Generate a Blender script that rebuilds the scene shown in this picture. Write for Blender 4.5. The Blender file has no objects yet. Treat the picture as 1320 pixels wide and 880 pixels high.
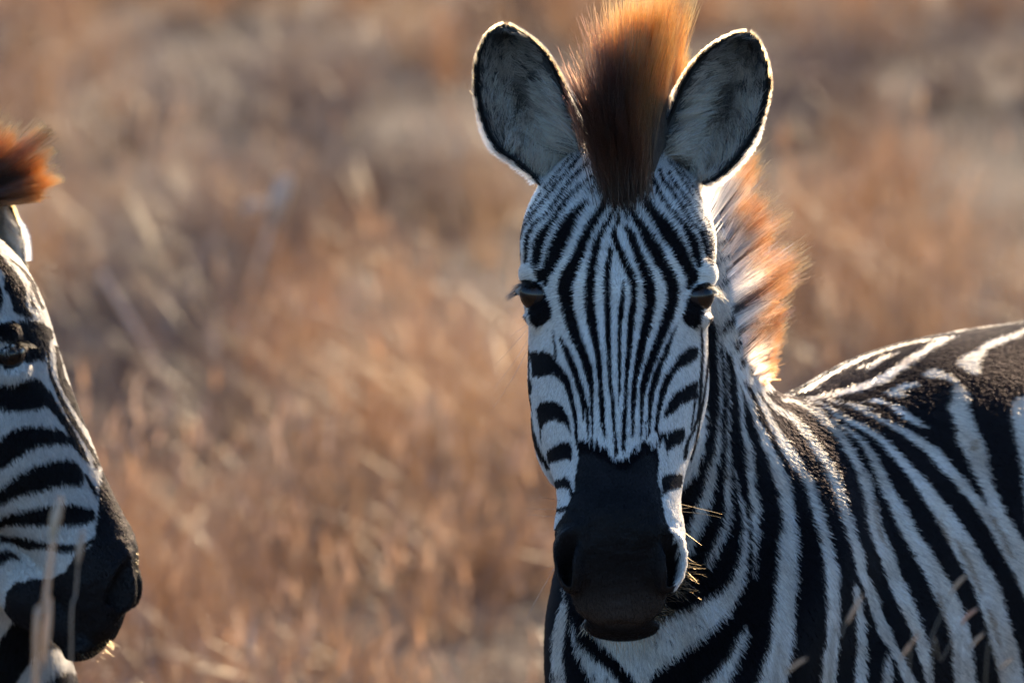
import bpy, bmesh, math, os
import numpy as np
from mathutils import Vector, Matrix, kdtree

rng = np.random.default_rng(7)
scene = bpy.context.scene
COL = scene.collection

# ------------------------------------------------------------------ camera, sky, sun, exposure
K = 0.00087                 # metres per photograph pixel (1320 wide) at the focus distance
DIST = 9.0
PITCH = math.radians(8.0)
TARGET = np.array([0.0, 0.0, 1.35])
VIEW = np.array([0.0, math.cos(PITCH), -math.sin(PITCH)])
UP = np.array([0.0, math.sin(PITCH), math.cos(PITCH)])
RIGHT = np.array([1.0, 0.0, 0.0])
CAM = TARGET - VIEW * DIST

cam_data = bpy.data.cameras.new('camera')
cam = bpy.data.objects.new('camera', cam_data)
COL.objects.link(cam)
cam.location = CAM
cam.rotation_euler = (math.pi / 2 - PITCH, 0, 0)
cam_data.sensor_width = 36.0
cam_data.lens = 36.0 * DIST / (1320 * K)
cam_data.clip_start = 0.5
cam_data.clip_end = 2000.0
cam_data.dof.use_dof = True
cam_data.dof.focus_distance = DIST - 0.03
cam_data.dof.aperture_fstop = 6.0
scene.camera = cam

SUN_AZ = math.radians(22.0)      # to the right of straight away from the camera
SUN_EL = math.radians(21.0)
world = bpy.data.worlds.new('World')
scene.world = world
world.use_nodes = True
wn = world.node_tree
bg = wn.nodes['Background']
sky = wn.nodes.new('ShaderNodeTexSky')
sky.sky_type = 'NISHITA'
sky.sun_disc = False
sky.sun_elevation = SUN_EL
sky.sun_rotation = SUN_AZ
sky.ozone_density = 5.5
sky.dust_density = 0.4
wn.links.new(sky.outputs[0], bg.inputs[0])
bg.inputs[1].default_value = 0.11
sun_data = bpy.data.lights.new('sun', 'SUN')
sun_data.energy = 5.0
sun_data.angle = math.radians(0.5)
sun_data.color = (1.0, 0.75, 0.47)
sun = bpy.data.objects.new('sun', sun_data)
COL.objects.link(sun)
SUN_DIR = np.array([math.sin(SUN_AZ) * math.cos(SUN_EL), math.cos(SUN_AZ) * math.cos(SUN_EL), math.sin(SUN_EL)])
sun.rotation_euler = Vector(SUN_DIR).to_track_quat('Z', 'Y').to_euler()
sun.location = (6, 8, 6)
scene.view_settings.view_transform = 'Standard'
scene.view_settings.look = 'None'
scene.view_settings.gamma = 1.0
scene.view_settings.exposure = 1.52
scene.cycles.max_bounces = 7
scene.cycles.diffuse_bounces = 3
scene.cycles.glossy_bounces = 3
scene.cycles.transmission_bounces = 6
scene.cycles.adaptive_threshold = 0.02
scene.cycles.transparent_max_bounces = 8
scene.cycles.caustics_reflective = False
scene.cycles.use_denoising = True

# ------------------------------------------------------------------ helpers
def at(px, py, v=0.0):
    """photograph pixel + metres towards the camera from the focus plane -> world point"""
    px = np.asarray(px, float); py = np.asarray(py, float); v = np.asarray(v, float)
    d = (DIST - v)[..., None]
    return CAM + d * (VIEW + RIGHT * ((px - 660) * K / DIST)[..., None] + UP * ((440 - py) * K / DIST)[..., None])

def to_px(P):
    q = P - CAM
    d = q @ VIEW
    return 660 + (q @ RIGHT) / d * DIST / K, 440 - (q @ UP) / d * DIST / K

def nrm(a):
    a = np.asarray(a, float)
    return a / np.maximum(np.linalg.norm(a, axis=-1, keepdims=True), 1e-9)

def interp(x, xs, ys):
    """smooth (Catmull-Rom style, monotone x) interpolation of table ys at x"""
    xs = np.asarray(xs, float); ys = np.asarray(ys, float)
    m = np.gradient(ys, xs, axis=0)
    x = np.clip(x, xs[0], xs[-1])
    i = np.clip(np.searchsorted(xs, x) - 1, 0, len(xs) - 2)
    h = xs[i + 1] - xs[i]
    t = (x - xs[i]) / h
    if ys.ndim == 2:
        h = h[:, None]; t = t[:, None]
    return ((2*t**3 - 3*t**2 + 1) * ys[i] + (t**3 - 2*t**2 + t) * h * m[i]
            + (-2*t**3 + 3*t**2) * ys[i + 1] + (t**3 - t**2) * h * m[i + 1])

def curve(pts, n):
    pts = np.asarray(pts, float)
    return interp(np.linspace(0, len(pts) - 1, n), np.arange(len(pts)), pts)

def smoothstep(a, b, x):
    t = np.clip((x - a) / (b - a), 0, 1)
    return t * t * (3 - 2 * t)

def loft_faces(nr, nc, off):
    """closed tube of nr rings with nc points plus two cap centres"""
    i, j = np.meshgrid(np.arange(nr - 1), np.arange(nc), indexing='ij')
    a = i * nc + j; b = i * nc + (j + 1) % nc
    q = np.stack([a, b, b + nc, a + nc], -1).reshape(-1, 4)
    f = (q + off).tolist()
    c0, c1 = off + nr * nc, off + nr * nc + 1
    for j in range(nc):
        f.append([c0, off + (j + 1) % nc, off + j])
        f.append([c1, off + (nr - 1) * nc + j, off + (nr - 1) * nc + (j + 1) % nc])
    return f

class Shell:
    """collects closed pieces that are then grown together into one continuous body"""
    def __init__(self):
        self.v = []; self.f = []; self.lab = []; self.n = 0
    def tube(self, rings, label):
        nr, nc, _ = rings.shape
        V = np.concatenate([rings.reshape(-1, 3), [rings[0].mean(0)], [rings[-1].mean(0)]])
        self.f += loft_faces(nr, nc, self.n)
        self.v.append(V); self.lab.append(np.full(len(V), label)); self.n += len(V)
    def ellipsoid(self, c, ax, label, n=24):
        """ax: 3 scaled axis vectors"""
        th = np.linspace(0.06, math.pi - 0.06, n)[:, None]; ph = np.linspace(0, 2 * math.pi, n * 2, endpoint=False)[None]
        ax = np.asarray(ax, float)
        R = (np.sin(th) * np.cos(ph))[..., None] * ax[0] + (np.sin(th) * np.sin(ph))[..., None] * ax[1] + (np.cos(th) + 0 * ph)[..., None] * ax[2]
        self.tube(R + c, label)

def new_mesh_object(name, V, F, parent=None, smooth=True):
    me = bpy.data.meshes.new(name)
    me.from_pydata([tuple(v) for v in V] if not isinstance(V, list) else V, [], F)
    if smooth:
        me.polygons.foreach_set('use_smooth', np.ones(len(me.polygons), bool))
    me.update()
    o = bpy.data.objects.new(name, me)
    COL.objects.link(o)
    if parent:
        o.parent = parent
    return o

def mesh_arrays(me):
    V = np.empty(len(me.vertices) * 3, np.float32); me.vertices.foreach_get('co', V)
    V = V.reshape(-1, 3).astype(float)
    me.calc_loop_triangles()
    T = np.empty(len(me.loop_triangles) * 3, np.int32); me.loop_triangles.foreach_get('vertices', T)
    E = np.empty(len(me.edges) * 2, np.int32); me.edges.foreach_get('vertices', E)
    return V, T.reshape(-1, 3), E.reshape(-1, 2)

def vert_normals(V, T):
    fn = np.cross(V[T[:, 1]] - V[T[:, 0]], V[T[:, 2]] - V[T[:, 0]])
    N = np.stack([np.bincount(T.ravel(), np.repeat(fn[:, k], 3), len(V)) for k in range(3)], 1)
    return nrm(N)

def relax(V, E, w, n):
    """Laplacian relaxing, w = weight of each vertex"""
    a = np.concatenate([E[:, 0], E[:, 1]]); b = np.concatenate([E[:, 1], E[:, 0]])
    cnt = np.maximum(np.bincount(a, minlength=len(V)), 1)
    V = V.copy()
    for _ in range(n):
        M = np.stack([np.bincount(a, V[b, k], len(V)) for k in range(3)], 1) / cnt[:, None]
        V += w[:, None] * (M - V)
    return V

def vnoise(P, scale, seed=0):
    """cheap value noise in -1..1 at points P (N,3)"""
    r = np.random.default_rng(seed)
    tab = r.random((32, 32, 32)) * 2 - 1
    q = P / scale + 100.0
    i = np.floor(q).astype(int); f = q - i; f = f * f * (3 - 2 * f)
    out = 0
    for dx in (0, 1):
        for dy in (0, 1):
            for dz in (0, 1):
                w = (f[:, 0] if dx else 1 - f[:, 0]) * (f[:, 1] if dy else 1 - f[:, 1]) * (f[:, 2] if dz else 1 - f[:, 2])
                out = out + w * tab[(i[:, 0] + dx) % 32, (i[:, 1] + dy) % 32, (i[:, 2] + dz) % 32]
    return out

# ------------------------------------------------------------------ coat charts
class Chart:
    """a flat chart of the coat pattern: 1 = white hair, 0 = black hair"""
    X0, Y0, S = -260, -120, 2
    def __init__(self, base, w=1960, h=1340):
        self.a = np.full((h * self.S, w * self.S), base, np.float32)
    def poly(self, pts, val, soft=0):
        p = (np.asarray(pts, float) - [self.X0, self.Y0]) * self.S
        x0, y0 = np.maximum(np.floor(p.min(0)).astype(int), 0)
        x1, y1 = np.ceil(p.max(0)).astype(int) + 1
        x1 = min(x1, self.a.shape[1]); y1 = min(y1, self.a.shape[0])
        if x1 <= x0 or y1 <= y0:
            return
        gx = np.arange(x0, x1) + 0.5
        ins = np.zeros((y1 - y0, x1 - x0), bool)
        q = np.roll(p, -1, 0)
        for r in range(y0, y1):
            yy = r + 0.5
            c = (p[:, 1] <= yy) != (q[:, 1] <= yy)
            if c.any():
                xs = np.sort(p[c, 0] + (yy - p[c, 1]) * (q[c, 0] - p[c, 0]) / (q[c, 1] - p[c, 1]))
                for a, b in zip(xs[::2], xs[1::2]):
                    ins[r - y0] |= (gx >= a) & (gx < b)
        s = self.a[y0:y1, x0:x1]
        s[ins] = val
    def stroke(self, pts, val, ext=0):
        p = np.asarray(pts, float)
        if ext:
            d = nrm(p[-1, :2] - p[-2, :2])
            p = np.concatenate([p, [[p[-1, 0] + d[0] * ext, p[-1, 1] + d[1] * ext, p[-1, 2]]]])
        c = curve(p, max(8, len(p) * 6))
        t = nrm(np.gradient(c[:, :2], axis=0))
        nn = np.stack([-t[:, 1], t[:, 0]], 1)
        w = np.maximum(c[:, 2:3], 0.6) / 2
        # widths in the tables are measured along x for steep strokes
        w = w * np.maximum(np.abs(t[:, 1:2]), 0.6)
        self.poly(np.concatenate([c[:, :2] + nn * w, (c[:, :2] - nn * w)[::-1]]), val)
    def sample(self, px, py):
        x = np.clip(((px - self.X0) * self.S).astype(int), 0, self.a.shape[1] - 1)
        y = np.clip(((py - self.Y0) * self.S).astype(int), 0, self.a.shape[0] - 1)
        return self.a[y, x]

def z5(x0, y0, pts, s=5.0):
    return [(x0 + p[0] / s, y0 + p[1] / s) for p in pts]
# ------------------------------------------------------------------ coat of the standing zebra: head
head = Chart(1.0)
B = 0.0
for s in [
    # the long stripes down the face
    [(759,262,5),(752,270,11),(740,284,18),(731,300,21),(721,320,22),(712,340,18),(706,352,16)],
    [(781,258,4),(779,266,8),(775,276,11),(766.5,288,12),(761,300,13),(751,320,14),(742.5,340,17),(736,352,20),(730.5,370,19),(732,390,16),(737,410,16),(742.5,430,15),(750.5,450,13),(757,470,12),(761,490,8.5),(763.5,508,5),(764,540,2.5),(765,562,1.5)],
    [(789,278,4),(783,292,7),(776,304,7),(770,320,10),(767,335,10),(764,352,12),(762,370,13),(761.5,390,13),(763.5,410,13),(766.5,430,11),(770,450,8),(772.5,470,7),(774,490,6.5),(775.5,510,6.5),(777,540,6),(778.5,553,4),(780,566,1.5)],
    [(788,318,2),(787,328,6),(785,345,7),(784,370,8),(784,400,7.5),(784.5,430,6),(785,450,5.6),(786,480,5),(788,502,4.5),(790,520,4.4),(791.5,540,4),(793,560,4),(795,585,6)],
    [(803,364,2),(802.5,376,5),(801.5,390,6),(799.7,410,5.4),(799,430,4.6),(798.2,460,4),(798,490,3.2),(797.3,524,1)],
    [(793,296,4),(793,308,8),(796.5,320,8),(804.5,340,10),(811,353,11),(815,370,8),(815,390,8),(813.5,410,9),(812,430,8),(810.5,450,7),(808.5,470,6),(806.5,500,5),(805.5,520,5),(805,540,5),(804.5,560,5),(804,580,6)],
    [(803,294,4),(812,304,9),(818,320,11),(825,340,14),(831,354,14),(835.5,370,15),(836.5,390,13),(833.5,410,13),(830,430,12),(825.5,450,11),(821.5,470,9),(818,490,7),(816,520,6),(816,540,4.4),(815,562,2)],
    [(806,268,5),(814,278,8),(820,288,12),(828,300,15),(840,320,19),(849.5,338,19),(859,353,18),(865,370,16),(865.5,382,15),(864,394,15),(858.5,410,15),(851.5,430,13),(844,450,12),(836,470,12),(831,490,10),(828,502,7.5),(826.5,520,5),(826.5,540,3),(826,562,1.5)],
    [(822,252,4),(830,260,9),(835,270,14),(845,284,20),(857,300,26),(871,320,22),(881,338,19),(889,352,18)],
    [(723,431,1.5),(726,440,5),(731,450,8),(738.5,470,9),(745,490,8.5),(749.5,502,9),(752.5,518,6),(752.5,540,2)],
    [(756,516,3),(757.5,530,5),(758.5,545,3),(759.5,562,1.5)],
    [(871,418,1.5),(865,430,4),(858.5,450,7),(849.5,470,9),(843.5,490,9.5),(840,502,8),(838,520,6),(837,540,4),(836.5,558,2)],
    [(832.5,536,1.5),(833,562,2)],
    # forehead, outer rows
    [(768,226,4),(760,236,5),(750,244,6),(740,254,7),(731,264,7),(723,276,8),(716,287,9),(708.5,296,13),(700.5,308,14),(695.5,324,14),(692.5,340,10),(690,347,6)],
    [(770,202,4),(756,216,5),(744,230,6),(733,244,6),(725,256,6),(714,272,6),(702,284,5),(691,291,6),(684,304,7),(681,320,7),(680.5,340,5)],
    [(760,192,4),(748,206,5),(736,222,5),(722,238,5),(710,254,5),(700,266,5),(687,282,5),(677,296,4),(671.5,315,4),(672,336,3)],
    [(742,200,4),(728,218,4),(712,238,4),(696,258,3),(681,282,2.5),(671,300,2.5),(666,318,3),(667,340,2.5)],
    [(838,238,5),(846,250,6),(854,262,6),(864,276,6),(872,286,8),(881,296,12),(890,310,15),(896,330,12),(900,345,5)],
    [(848,220,4),(852,234,6),(862,248,6),(873,264,6),(881,280,6),(891,292,6),(901,300,8),(906.5,316,7),(909.5,338,5)],
    [(858,224,4),(868,242,5),(880,258,5),(891,278,4),(904,294,4),(912,310,4),(914,342,3)],
    [(860,210,3),(872,226,4),(884,246,4),(896,268,3),(908,286,3),(916,305,2),(918,334,2)],
    [(870,213,3),(886,236,3),(902,262,3)],
    # short broken rows under the forelock
    [(776,232,5),(767,244,5),(757,252,4)], [(784,236,5),(776,248,6),(770,254,4)], [(790,242,4),(785,254,5),(781,262,3)],
    [(800,240,5),(799,252,6),(797,262,4)], [(812,236,5),(815,248,6),(817,258,4)], [(824,234,5),(830,246,6),(835,256,4)],
    [(794,266,3),(792,276,4),(789,286,2)], [(802,266,4),(806,280,4),(808,290,2)], [(796,278,3),(797,288,4),(795,296,2)],
    [(788,262,4),(784,272,3)], [(832,228,4),(842,238,5),(848,246,3)], [(778,214,4),(770,226,5),(764,234,3)],
    # cheeks, thin lines at the edge of the face
    [(714,424,1.5),(716,440,2),(718,459,3)],
    [(727.5,480,9),(734,500,8.5),(739,520,6.4),(742,540,4.5),(744,560,5),(746,575,6)],
    [(862.5,480,11),(855,500,9),(850,520,7),(846.5,540,5),(845,556,5)],
    [(677,396,2),(679,430,2),(679,460,2),(678,490,2.5),(677,512,2.5),(679,534,1.5)],
    [(682,440,2),(683,470,2),(682,494,2.5),(684,520,3),(688,550,3.5),(693,572,5),(700,588,6),(706,600,5)],
    [(684,486,3),(684.5,498,4),(684,506,2)], [(696,548,2),(698,568,1)],
    [(903,420,2),(904,450,4),(903,480,4),(900,528,4),(893,552,4),(886,568,5),(882,590,5)],
    [(899,500,2),(896,512,3),(890,552,2)], [(917,400,4),(914,430,5),(911,470,3),(906,510,3),(898,560,3),(890,590,3)],
]:
    head.stroke(s, B)
for x0, y0, p in [
    (660,330,[(115,605),(150,605),(175,612),(210,600),(245,615),(285,650),(320,700),(350,750),(380,800),(345,830),(320,800),(290,765),(250,755),(190,770),(135,765),(130,700)]),
    (660,480,[(180,345),(165,280),(158,220),(180,185),(230,172),(290,178),(330,210),(360,270),(375,330),(392,395),(375,370),(345,325),(310,310),(270,290),(240,300),(210,320),(190,350)]),
    (660,480,[(222,500),(260,470),(320,440),(360,438),(385,460),(392,510),(388,555),(340,550),(290,560),(235,568),(225,530)]),
    (660,480,[(255,690),(300,675),(350,662),(370,680),(378,690),(400,770),(380,820),(375,740),(330,728),(290,730),(270,745)]),
    (660,480,[(285,858),(350,850),(375,850),(370,885),(290,882)]),
    (680,640,[(180,55),(265,60),(265,84),(190,84)]),
    (660,330,[(1192,580),(1130,580),(1100,610),(1060,650),(1030,700),(1000,750),(980,800),(1020,800),(1040,760),(1080,710),(1130,690),(1170,660),(1192,640)]),
    (660,480,[(1195,35),(1150,60),(1100,90),(1050,120),(1010,180),(980,240),(972,275),(1000,275),(1040,245),(1080,205),(1130,180),(1178,155),(1190,100)]),
    (660,480,[(935,380),(1000,380),(1050,360),(1112,345),(1112,400),(1100,440),(1050,460),(1000,500),(985,480),(970,445),(940,440)]),
    (660,480,[(962,660),(1010,645),(1095,635),(1098,690),(1085,725),(1030,745),(990,760),(958,790),(960,720)]),
    # around the eyes
    (660,330,[(160,90),(215,80),(245,100),(245,160),(230,200),(200,170),(165,165)]),
    (660,330,[(50,160),(110,150),(160,165),(210,200),(240,280),(262,350),(262,400),(200,440),(165,465),(125,420),(110,350),(75,270)]),
    (660,330,[(1118,110),(1190,90),(1190,160),(1150,220),(1118,220)]),
    (660,330,[(1280,180),(1200,175),(1150,215),(1120,290),(1090,400),(1120,440),(1180,470),(1215,430),(1225,350),(1270,280)]),
    # muzzle
    (660,480,[(415,385),(440,430),(480,440),(520,428),(560,470),(610,490),(640,540),(690,560),(750,545),(770,500),(820,460),(880,440),(905,460),(925,470),(945,540),(940,700),(945,800),(975,900),(1010,1000),(1065,1080),(1080,1160),(1060,1260),(1040,1500),(900,1750),(300,1750),(300,1350),(250,1230),(248,1100),(275,1000),(340,900),(395,810),(405,760),(410,650),(430,560),(430,450)]),
    # forelock root
    (660,180,[(640,-40),(900,-40),(900,150),(880,240),(760,262),(670,250),(640,160)]),
]:
    head.poly(z5(x0, y0, p), B)

# ------------------------------------------------------------------ coat of the standing zebra: neck and body
body = Chart(0.0)
W = 1.0
body.poly([(890,215),(950,215),(1010,290),(1025,400),(990,500),(960,490),(930,440),(912,400),(900,300)], W)   # under the mane
for s in [[(914,292,2),(930,278,7),(944,266,4)],[(918,310,2),(928,302,6),(938,294,2)],[(922,366,2),(934,352,8),(948,338,3)],[(922,428,4),(938,408,11),(954,392,11),(970,376,5)],
          [(936,456,4),(946,440,8),(958,422,9),(974,406,4)],[(948,470,4),(956,456,8),(966,442,7),(976,430,3)],[(960,484,5),(966,470,7),(976,452,4)],[(914,250,3),(922,240,6),(934,228,4)],[(918,334,2),(930,324,5),(942,312,2)]]:
    body.stroke(s, 0.0)
for s in [
    [(923,400,3),(924,460,3.5),(925,500,4),(923.5,540,5),(923,570,8),(914,608,12),(907,640,15),(898,665,17),(888,690,18),(878,714,15),(868,735,10)],
    [(930,420,3),(932,470,3),(935,500,3.5),(935,540,4),(936,580,5),(935,620,6.5),(936,655,8.5),(931,680,10),(922,700,11),(914,714,9),(906,730,1)],
    [(944,600,2),(946,620,3),(952,640,4.5),(957,665,6),(957,700,9),(955,716,8)],
    [(938,430,3),(948,480,4.5),(952,510,5),(955,540,6),(959.5,570,9),(963,600,10),(967.5,630,11),(970,656,12),(970,680,8.5),(970.5,700,7),(970.5,742,1)],
    [(944,440,3),(950,470,4),(956,492,5),(960,505,6),(967,526,6),(974,545,9),(981,562,12),(990,582,14),(999,606,17),(1007,630,17),(1011,652,18),(1014,676,20),(1013,696,25),(1012,734,27),(1010,764,28),(1007,794,29),(1005,824,30),(999,850,34),(992,880,37)],
    [(958,470,5),(970,500,6),(979,518,8),(989,538,9),(1001,562,13),(1016,588,17),(1030,608,14),(1040,628,12),(1048,654,13),(1056,682,13),(1062,702,15),(1068,734,18),(1070,764,18),(1071,794,18),(1070,824,18),(1066,854,19),(1063,880,20)],
    [(966,480,5),(984,508,7),(1000,524,9),(1017,538,11),(1035,560,14),(1047,580,14),(1061,600,14),(1074,630,13.5),(1081,652,13),(1091,680,13),(1101,706,14.5),(1109,734,13),(1121,764,14),(1130,794,15),(1137,812,19),(1148,830,13),(1157,846,13),(1172,880,16)],
    [(1000,510,5),(1022,519,6),(1045,534,9),(1062,548,11),(1075,560,12),(1089,580,13),(1101,600,14),(1109,620,15),(1115,640,15),(1119,660,18),(1124,680,18),(1135,704,19),(1146,734,20),(1159,764,21),(1172,794,19),(1184,824,16),(1191,854,14),(1196,880,10)],
    [(1030,516,4),(1056,535,6),(1076,549,8),(1098,562,9),(1114,580,10),(1124,600,11),(1133,620,16),(1145,640,20),(1156,660,23),(1165,680,23),(1180,704,25),(1198,734,27),(1213,764,29),(1227,794,28),(1235,824,28),(1238,854,28),(1242,880,28)],
    [(1036,514,4),(1056,524,5),(1076,537,8),(1098,548,10),(1122,560,14),(1144,580,15),(1163,600,16),(1181,620,21),(1196,640,23),(1210,660,27),(1224,680,31),(1239,704,33),(1256,734,34),(1271,764,34),(1280,794,32),(1289,824,33),(1297,854,33),(1302,880,32)],
    [(1060,518,3),(1082,522,4),(1106,530,6.5),(1130,542,9),(1156,554,13),(1176,566,17),(1196,580,21),(1214,600,20),(1233,620,20),(1250,640,18),(1268,660,22),(1284,680,30),(1299,704,30),(1316,734,32),(1335,770,34),(1350,820,34),(1356,880,34)],
    [(1243,560,30),(1251,580,29),(1258,600,24),(1265,620,19),(1274,640,19),(1284,662,20),(1296,684,24),(1310,706,26),(1326,734,26)],
    [(1096,741,1),(1099,750,5),(1101,764,9),(1106,794,12),(1108,824,13),(1107,854,15),(1107,880,16)],
    [(1146,835,2),(1142,848,9),(1141,864,15),(1141,880,15)],
    # along the top of the back
    [(1040,516,5),(1066,512,9),(1100,503,13),(1130,491,15),(1160,473,16),(1190,453,13),(1220,437,9),(1248,425,6),(1275,420,4)],
    [(1112,480,3),(1122,474,6),(1145,460,6),(1165,448,4)],
    # left side of the neck
    [(728,750,2),(731.5,766,3),(729,784,12),(724.5,804,13),(722,824,14),(721,844,14),(721.5,864,17),(724,880,18)],
    [(698,850,3),(696,862,5),(692,880,6)],
]:
    body.stroke(s, W, ext=160 if s[-1][1] >= 880 else 0)
for x0, y0, p in [
    (860,704,[(460,0),(440,100),(400,200),(300,290),(200,350),(100,400),(0,440),(-140,500),(-300,430),(-480,430),(-520,490),(-400,640),(-300,750),(-220,840),(-190,880),(-180,1000),(-115,1000),(-115,850),(-80,790),(0,740),(100,670),(200,590),(300,500),(370,440),(420,370),(470,260),(500,150),(500,0)]),
    (860,704,[(510,480),(520,540),(470,650),(430,760),(380,880),(300,1000),(40,1000),(210,880),(300,800),(380,700),(430,600),(490,520)]),
    (680,704,[(280,440),(300,580),(320,660),(360,760),(400,840),(420,880),(480,1000),(680,1000),(600,880),(560,820),(500,770),(440,700),(370,650),(330,590),(292,450)]),
    (1056,400,[(640,410),(700,388),(760,395),(830,435),(900,490),(940,550),(935,620),(960,700),(1000,780),(1030,880),(880,880),(860,820),(855,750),(830,680),(805,620),(830,540),(835,480),(800,452),(720,442),(650,432)]),
    (1056,400,[(850,345),(900,300),(1000,250),(1100,200),(1200,170),(1240,160),(1320,125),(1420,100),(1420,130),(1320,150),(1240,185),(1200,200),(1080,240),(1030,290),(1000,350),(1010,400),(980,420),(920,395)]),
    (1056,400,[(400,540),(480,490),(560,465),(620,485),(600,500),(500,520),(540,560),(420,560)]),
    (1056,400,[(280,590),(350,578),(450,606),(530,645),(600,695),(680,750),(620,745),(540,705),(480,665),(420,615),(330,602)]),
    (1056,400,[(130,605),(250,603),(310,640),(230,635)]),
]:
    body.poly(z5(x0, y0, p), W)
body.poly([(1298,520),(1304,514),(1320,506),(1365,498),(1385,600),(1392,720),(1385,760),(1345,735),(1320,672),(1311,600),(1302,560),(1299,540)], W)
for k in range(6):      # beyond the frame the flank goes on in broad bands
    x = 1440 + k * 72
    body.stroke([(x - 30, 380, 2), (x - 14, 430, 16), (x - 4, 500, 26), (x + 4, 600, 30), (x - 4, 800, 32), (x - 30, 1000, 34)], W)
for p in [(850,741,3),(765,868,5),(783,874,4),(862,825,3),(933,858,4),(898,803,3),(846,826,3)]:   # small dark flecks in the white
    body.stroke([(p[0]-p[2], p[1]-2, 1), (p[0], p[1], p[2]), (p[0]+p[2]*.6, p[1]+3, 1)], B)
tan = Chart(0.0)        # faint brown shadow stripes inside the white ones
for s in [[(1272,660,7),(1281,676,8),(1292,698,8),(1300,716,5)],[(1226,690,3),(1238,712,6),(1248,732,6),(1262,764,4)],[(1252,565,8),(1248,580,6)],
          [(1270,780,4),(1276,796,6),(1284,830,4)],[(1206,665,3),(1216,690,5),(1226,716,3)],[(1120,640,3),(1126,672,4),(1136,700,3)],[(1205,760,4),(1216,800,5),(1224,850,4)]]:
    tan.stroke(s, 1.0)

# ------------------------------------------------------------------ coat of the second zebra
head2 = Chart(1.0)
q = 20 / 3.0
for y0, p in [
    (480,[(-700,60),(-200,85),(0,85),(60,100),(130,95),(200,50),(250,25),(300,25),(350,60),(390,120),(420,130),(470,220),(520,310),(580,400),(640,510),(700,620),(745,740),(740,760),(690,710),(640,640),(600,540),(540,450),(480,370),(420,300),(385,275),(330,300),(220,310),(130,320),(0,310),(-700,330)]),
    (480,[(-700,700),(0,570),(100,480),(250,440),(400,455),(500,470),(560,510),(620,560),(640,640),(590,600),(480,600),(350,625),(250,650),(150,720),(50,790),(0,810),(-700,930)]),
    (600,[(-700,320),(0,190),(100,100),(200,40),(280,0),(380,-30),(460,-60),(560,-70),(630,-60),(680,-10),(710,50),(715,100),(690,160),(620,160),(540,150),(450,170),(380,200),(280,220),(150,250),(60,300),(0,320),(-700,480)]),
    (600,[(-700,600),(0,440),(120,390),(250,365),(400,335),(540,320),(640,320),(740,345),(790,350),(810,400),(810,450),(740,490),(600,515),(480,500),(350,500),(220,500),(100,500),(0,520),(-700,700)]),
    (600,[(-700,700),(0,580),(100,590),(200,605),(320,635),(420,655),(540,665),(640,670),(740,650),(800,610),(790,670),(720,700),(620,750),(520,750),(420,700),(320,700),(220,700),(120,670),(0,640),(-700,760)]),
    (600,[(-300,800),(0,720),(50,705),(100,730),(150,770),(200,820),(150,800),(100,780),(50,820),(0,850),(-300,900)]),
    (360,[(-60,400),(0,370),(100,350),(180,335),(280,330),(360,345),(410,390),(430,400),(440,470),(410,520),(385,600),(380,680),(340,680),(300,680),(230,710),(180,690),(120,640),(80,620),(60,600),(90,580),(140,590),(100,550),(0,520)]),
    (360,[(-300,500),(0,600),(60,670),(130,750),(130,780),(60,780),(0,730),(-300,640)]),
    (360,[(30,0),(180,0),(210,60),(215,150),(215,220),(250,260),(280,300),(230,310),(180,295),(110,275),(100,220),(70,120)]),
    (360,[(-30,20),(0,60),(20,120),(15,200),(0,250),(-60,280)]),
    (360,[(245,30),(262,150),(310,230),(250,215),(240,150)]),
    (240,[(-100,500),(0,590),(40,640),(100,700),(150,760),(190,830),(210,890),(30,890),(20,760),(0,700),(-100,640)]),
    (600,[(850,0),(850,100),(830,200),(840,300),(830,400),(820,470),(810,600),(770,690),(700,720),(640,780),(560,900),(450,960),(150,990),(60,1060),(0,1400),(100,1900),(1300,1900),(1300,-10),(970,-10)]),
]:
    head2.poly(z5(0, y0, p, q), B)
for s in [
    [(60,440,3),(61,460,4),(63,478,4),(66,485,5),(72,500,6),(82,522,7),(93,541,8),(108,565,6),(118,582,5),(125,597,4)],
    [(69,440,3),(74,465,7),(77,482,9),(84,498,12),(96,520,12),(107,538,12),(117,555,8),(127,573,5),(134,590,4)],
    [(111,552,4),(122,570,4),(132,592,4)], [(117,590,3),(123,600,5)], [(108,607,3),(115,622,5),(123,637,6)],
    [(92,472,2),(104,500,3),(118,530,3),(130,556,3),(142,585,3),(148,602,5)],
    [(-6,318,3),(-16,350,9),(-26,392,10),(-24,420,4)], [(-26,316,3),(-40,352,8),(-50,398,9),(-48,430,4)], [(-48,322,3),(-62,362,8),(-72,410,9),(-74,450,4)], [(-72,340,3),(-88,384,8),(-98,430,8)],
    [(8,330,3),(26,345,5),(38,362,6),(46,382,5),(53,394,4)], [(-4,306,3),(14,322,4),(30,338,4)],
]:
    head2.stroke(s, B)
# ------------------------------------------------------------------ bodies
PHI = math.radians(20.0)
TOCAM = -VIEW
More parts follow.
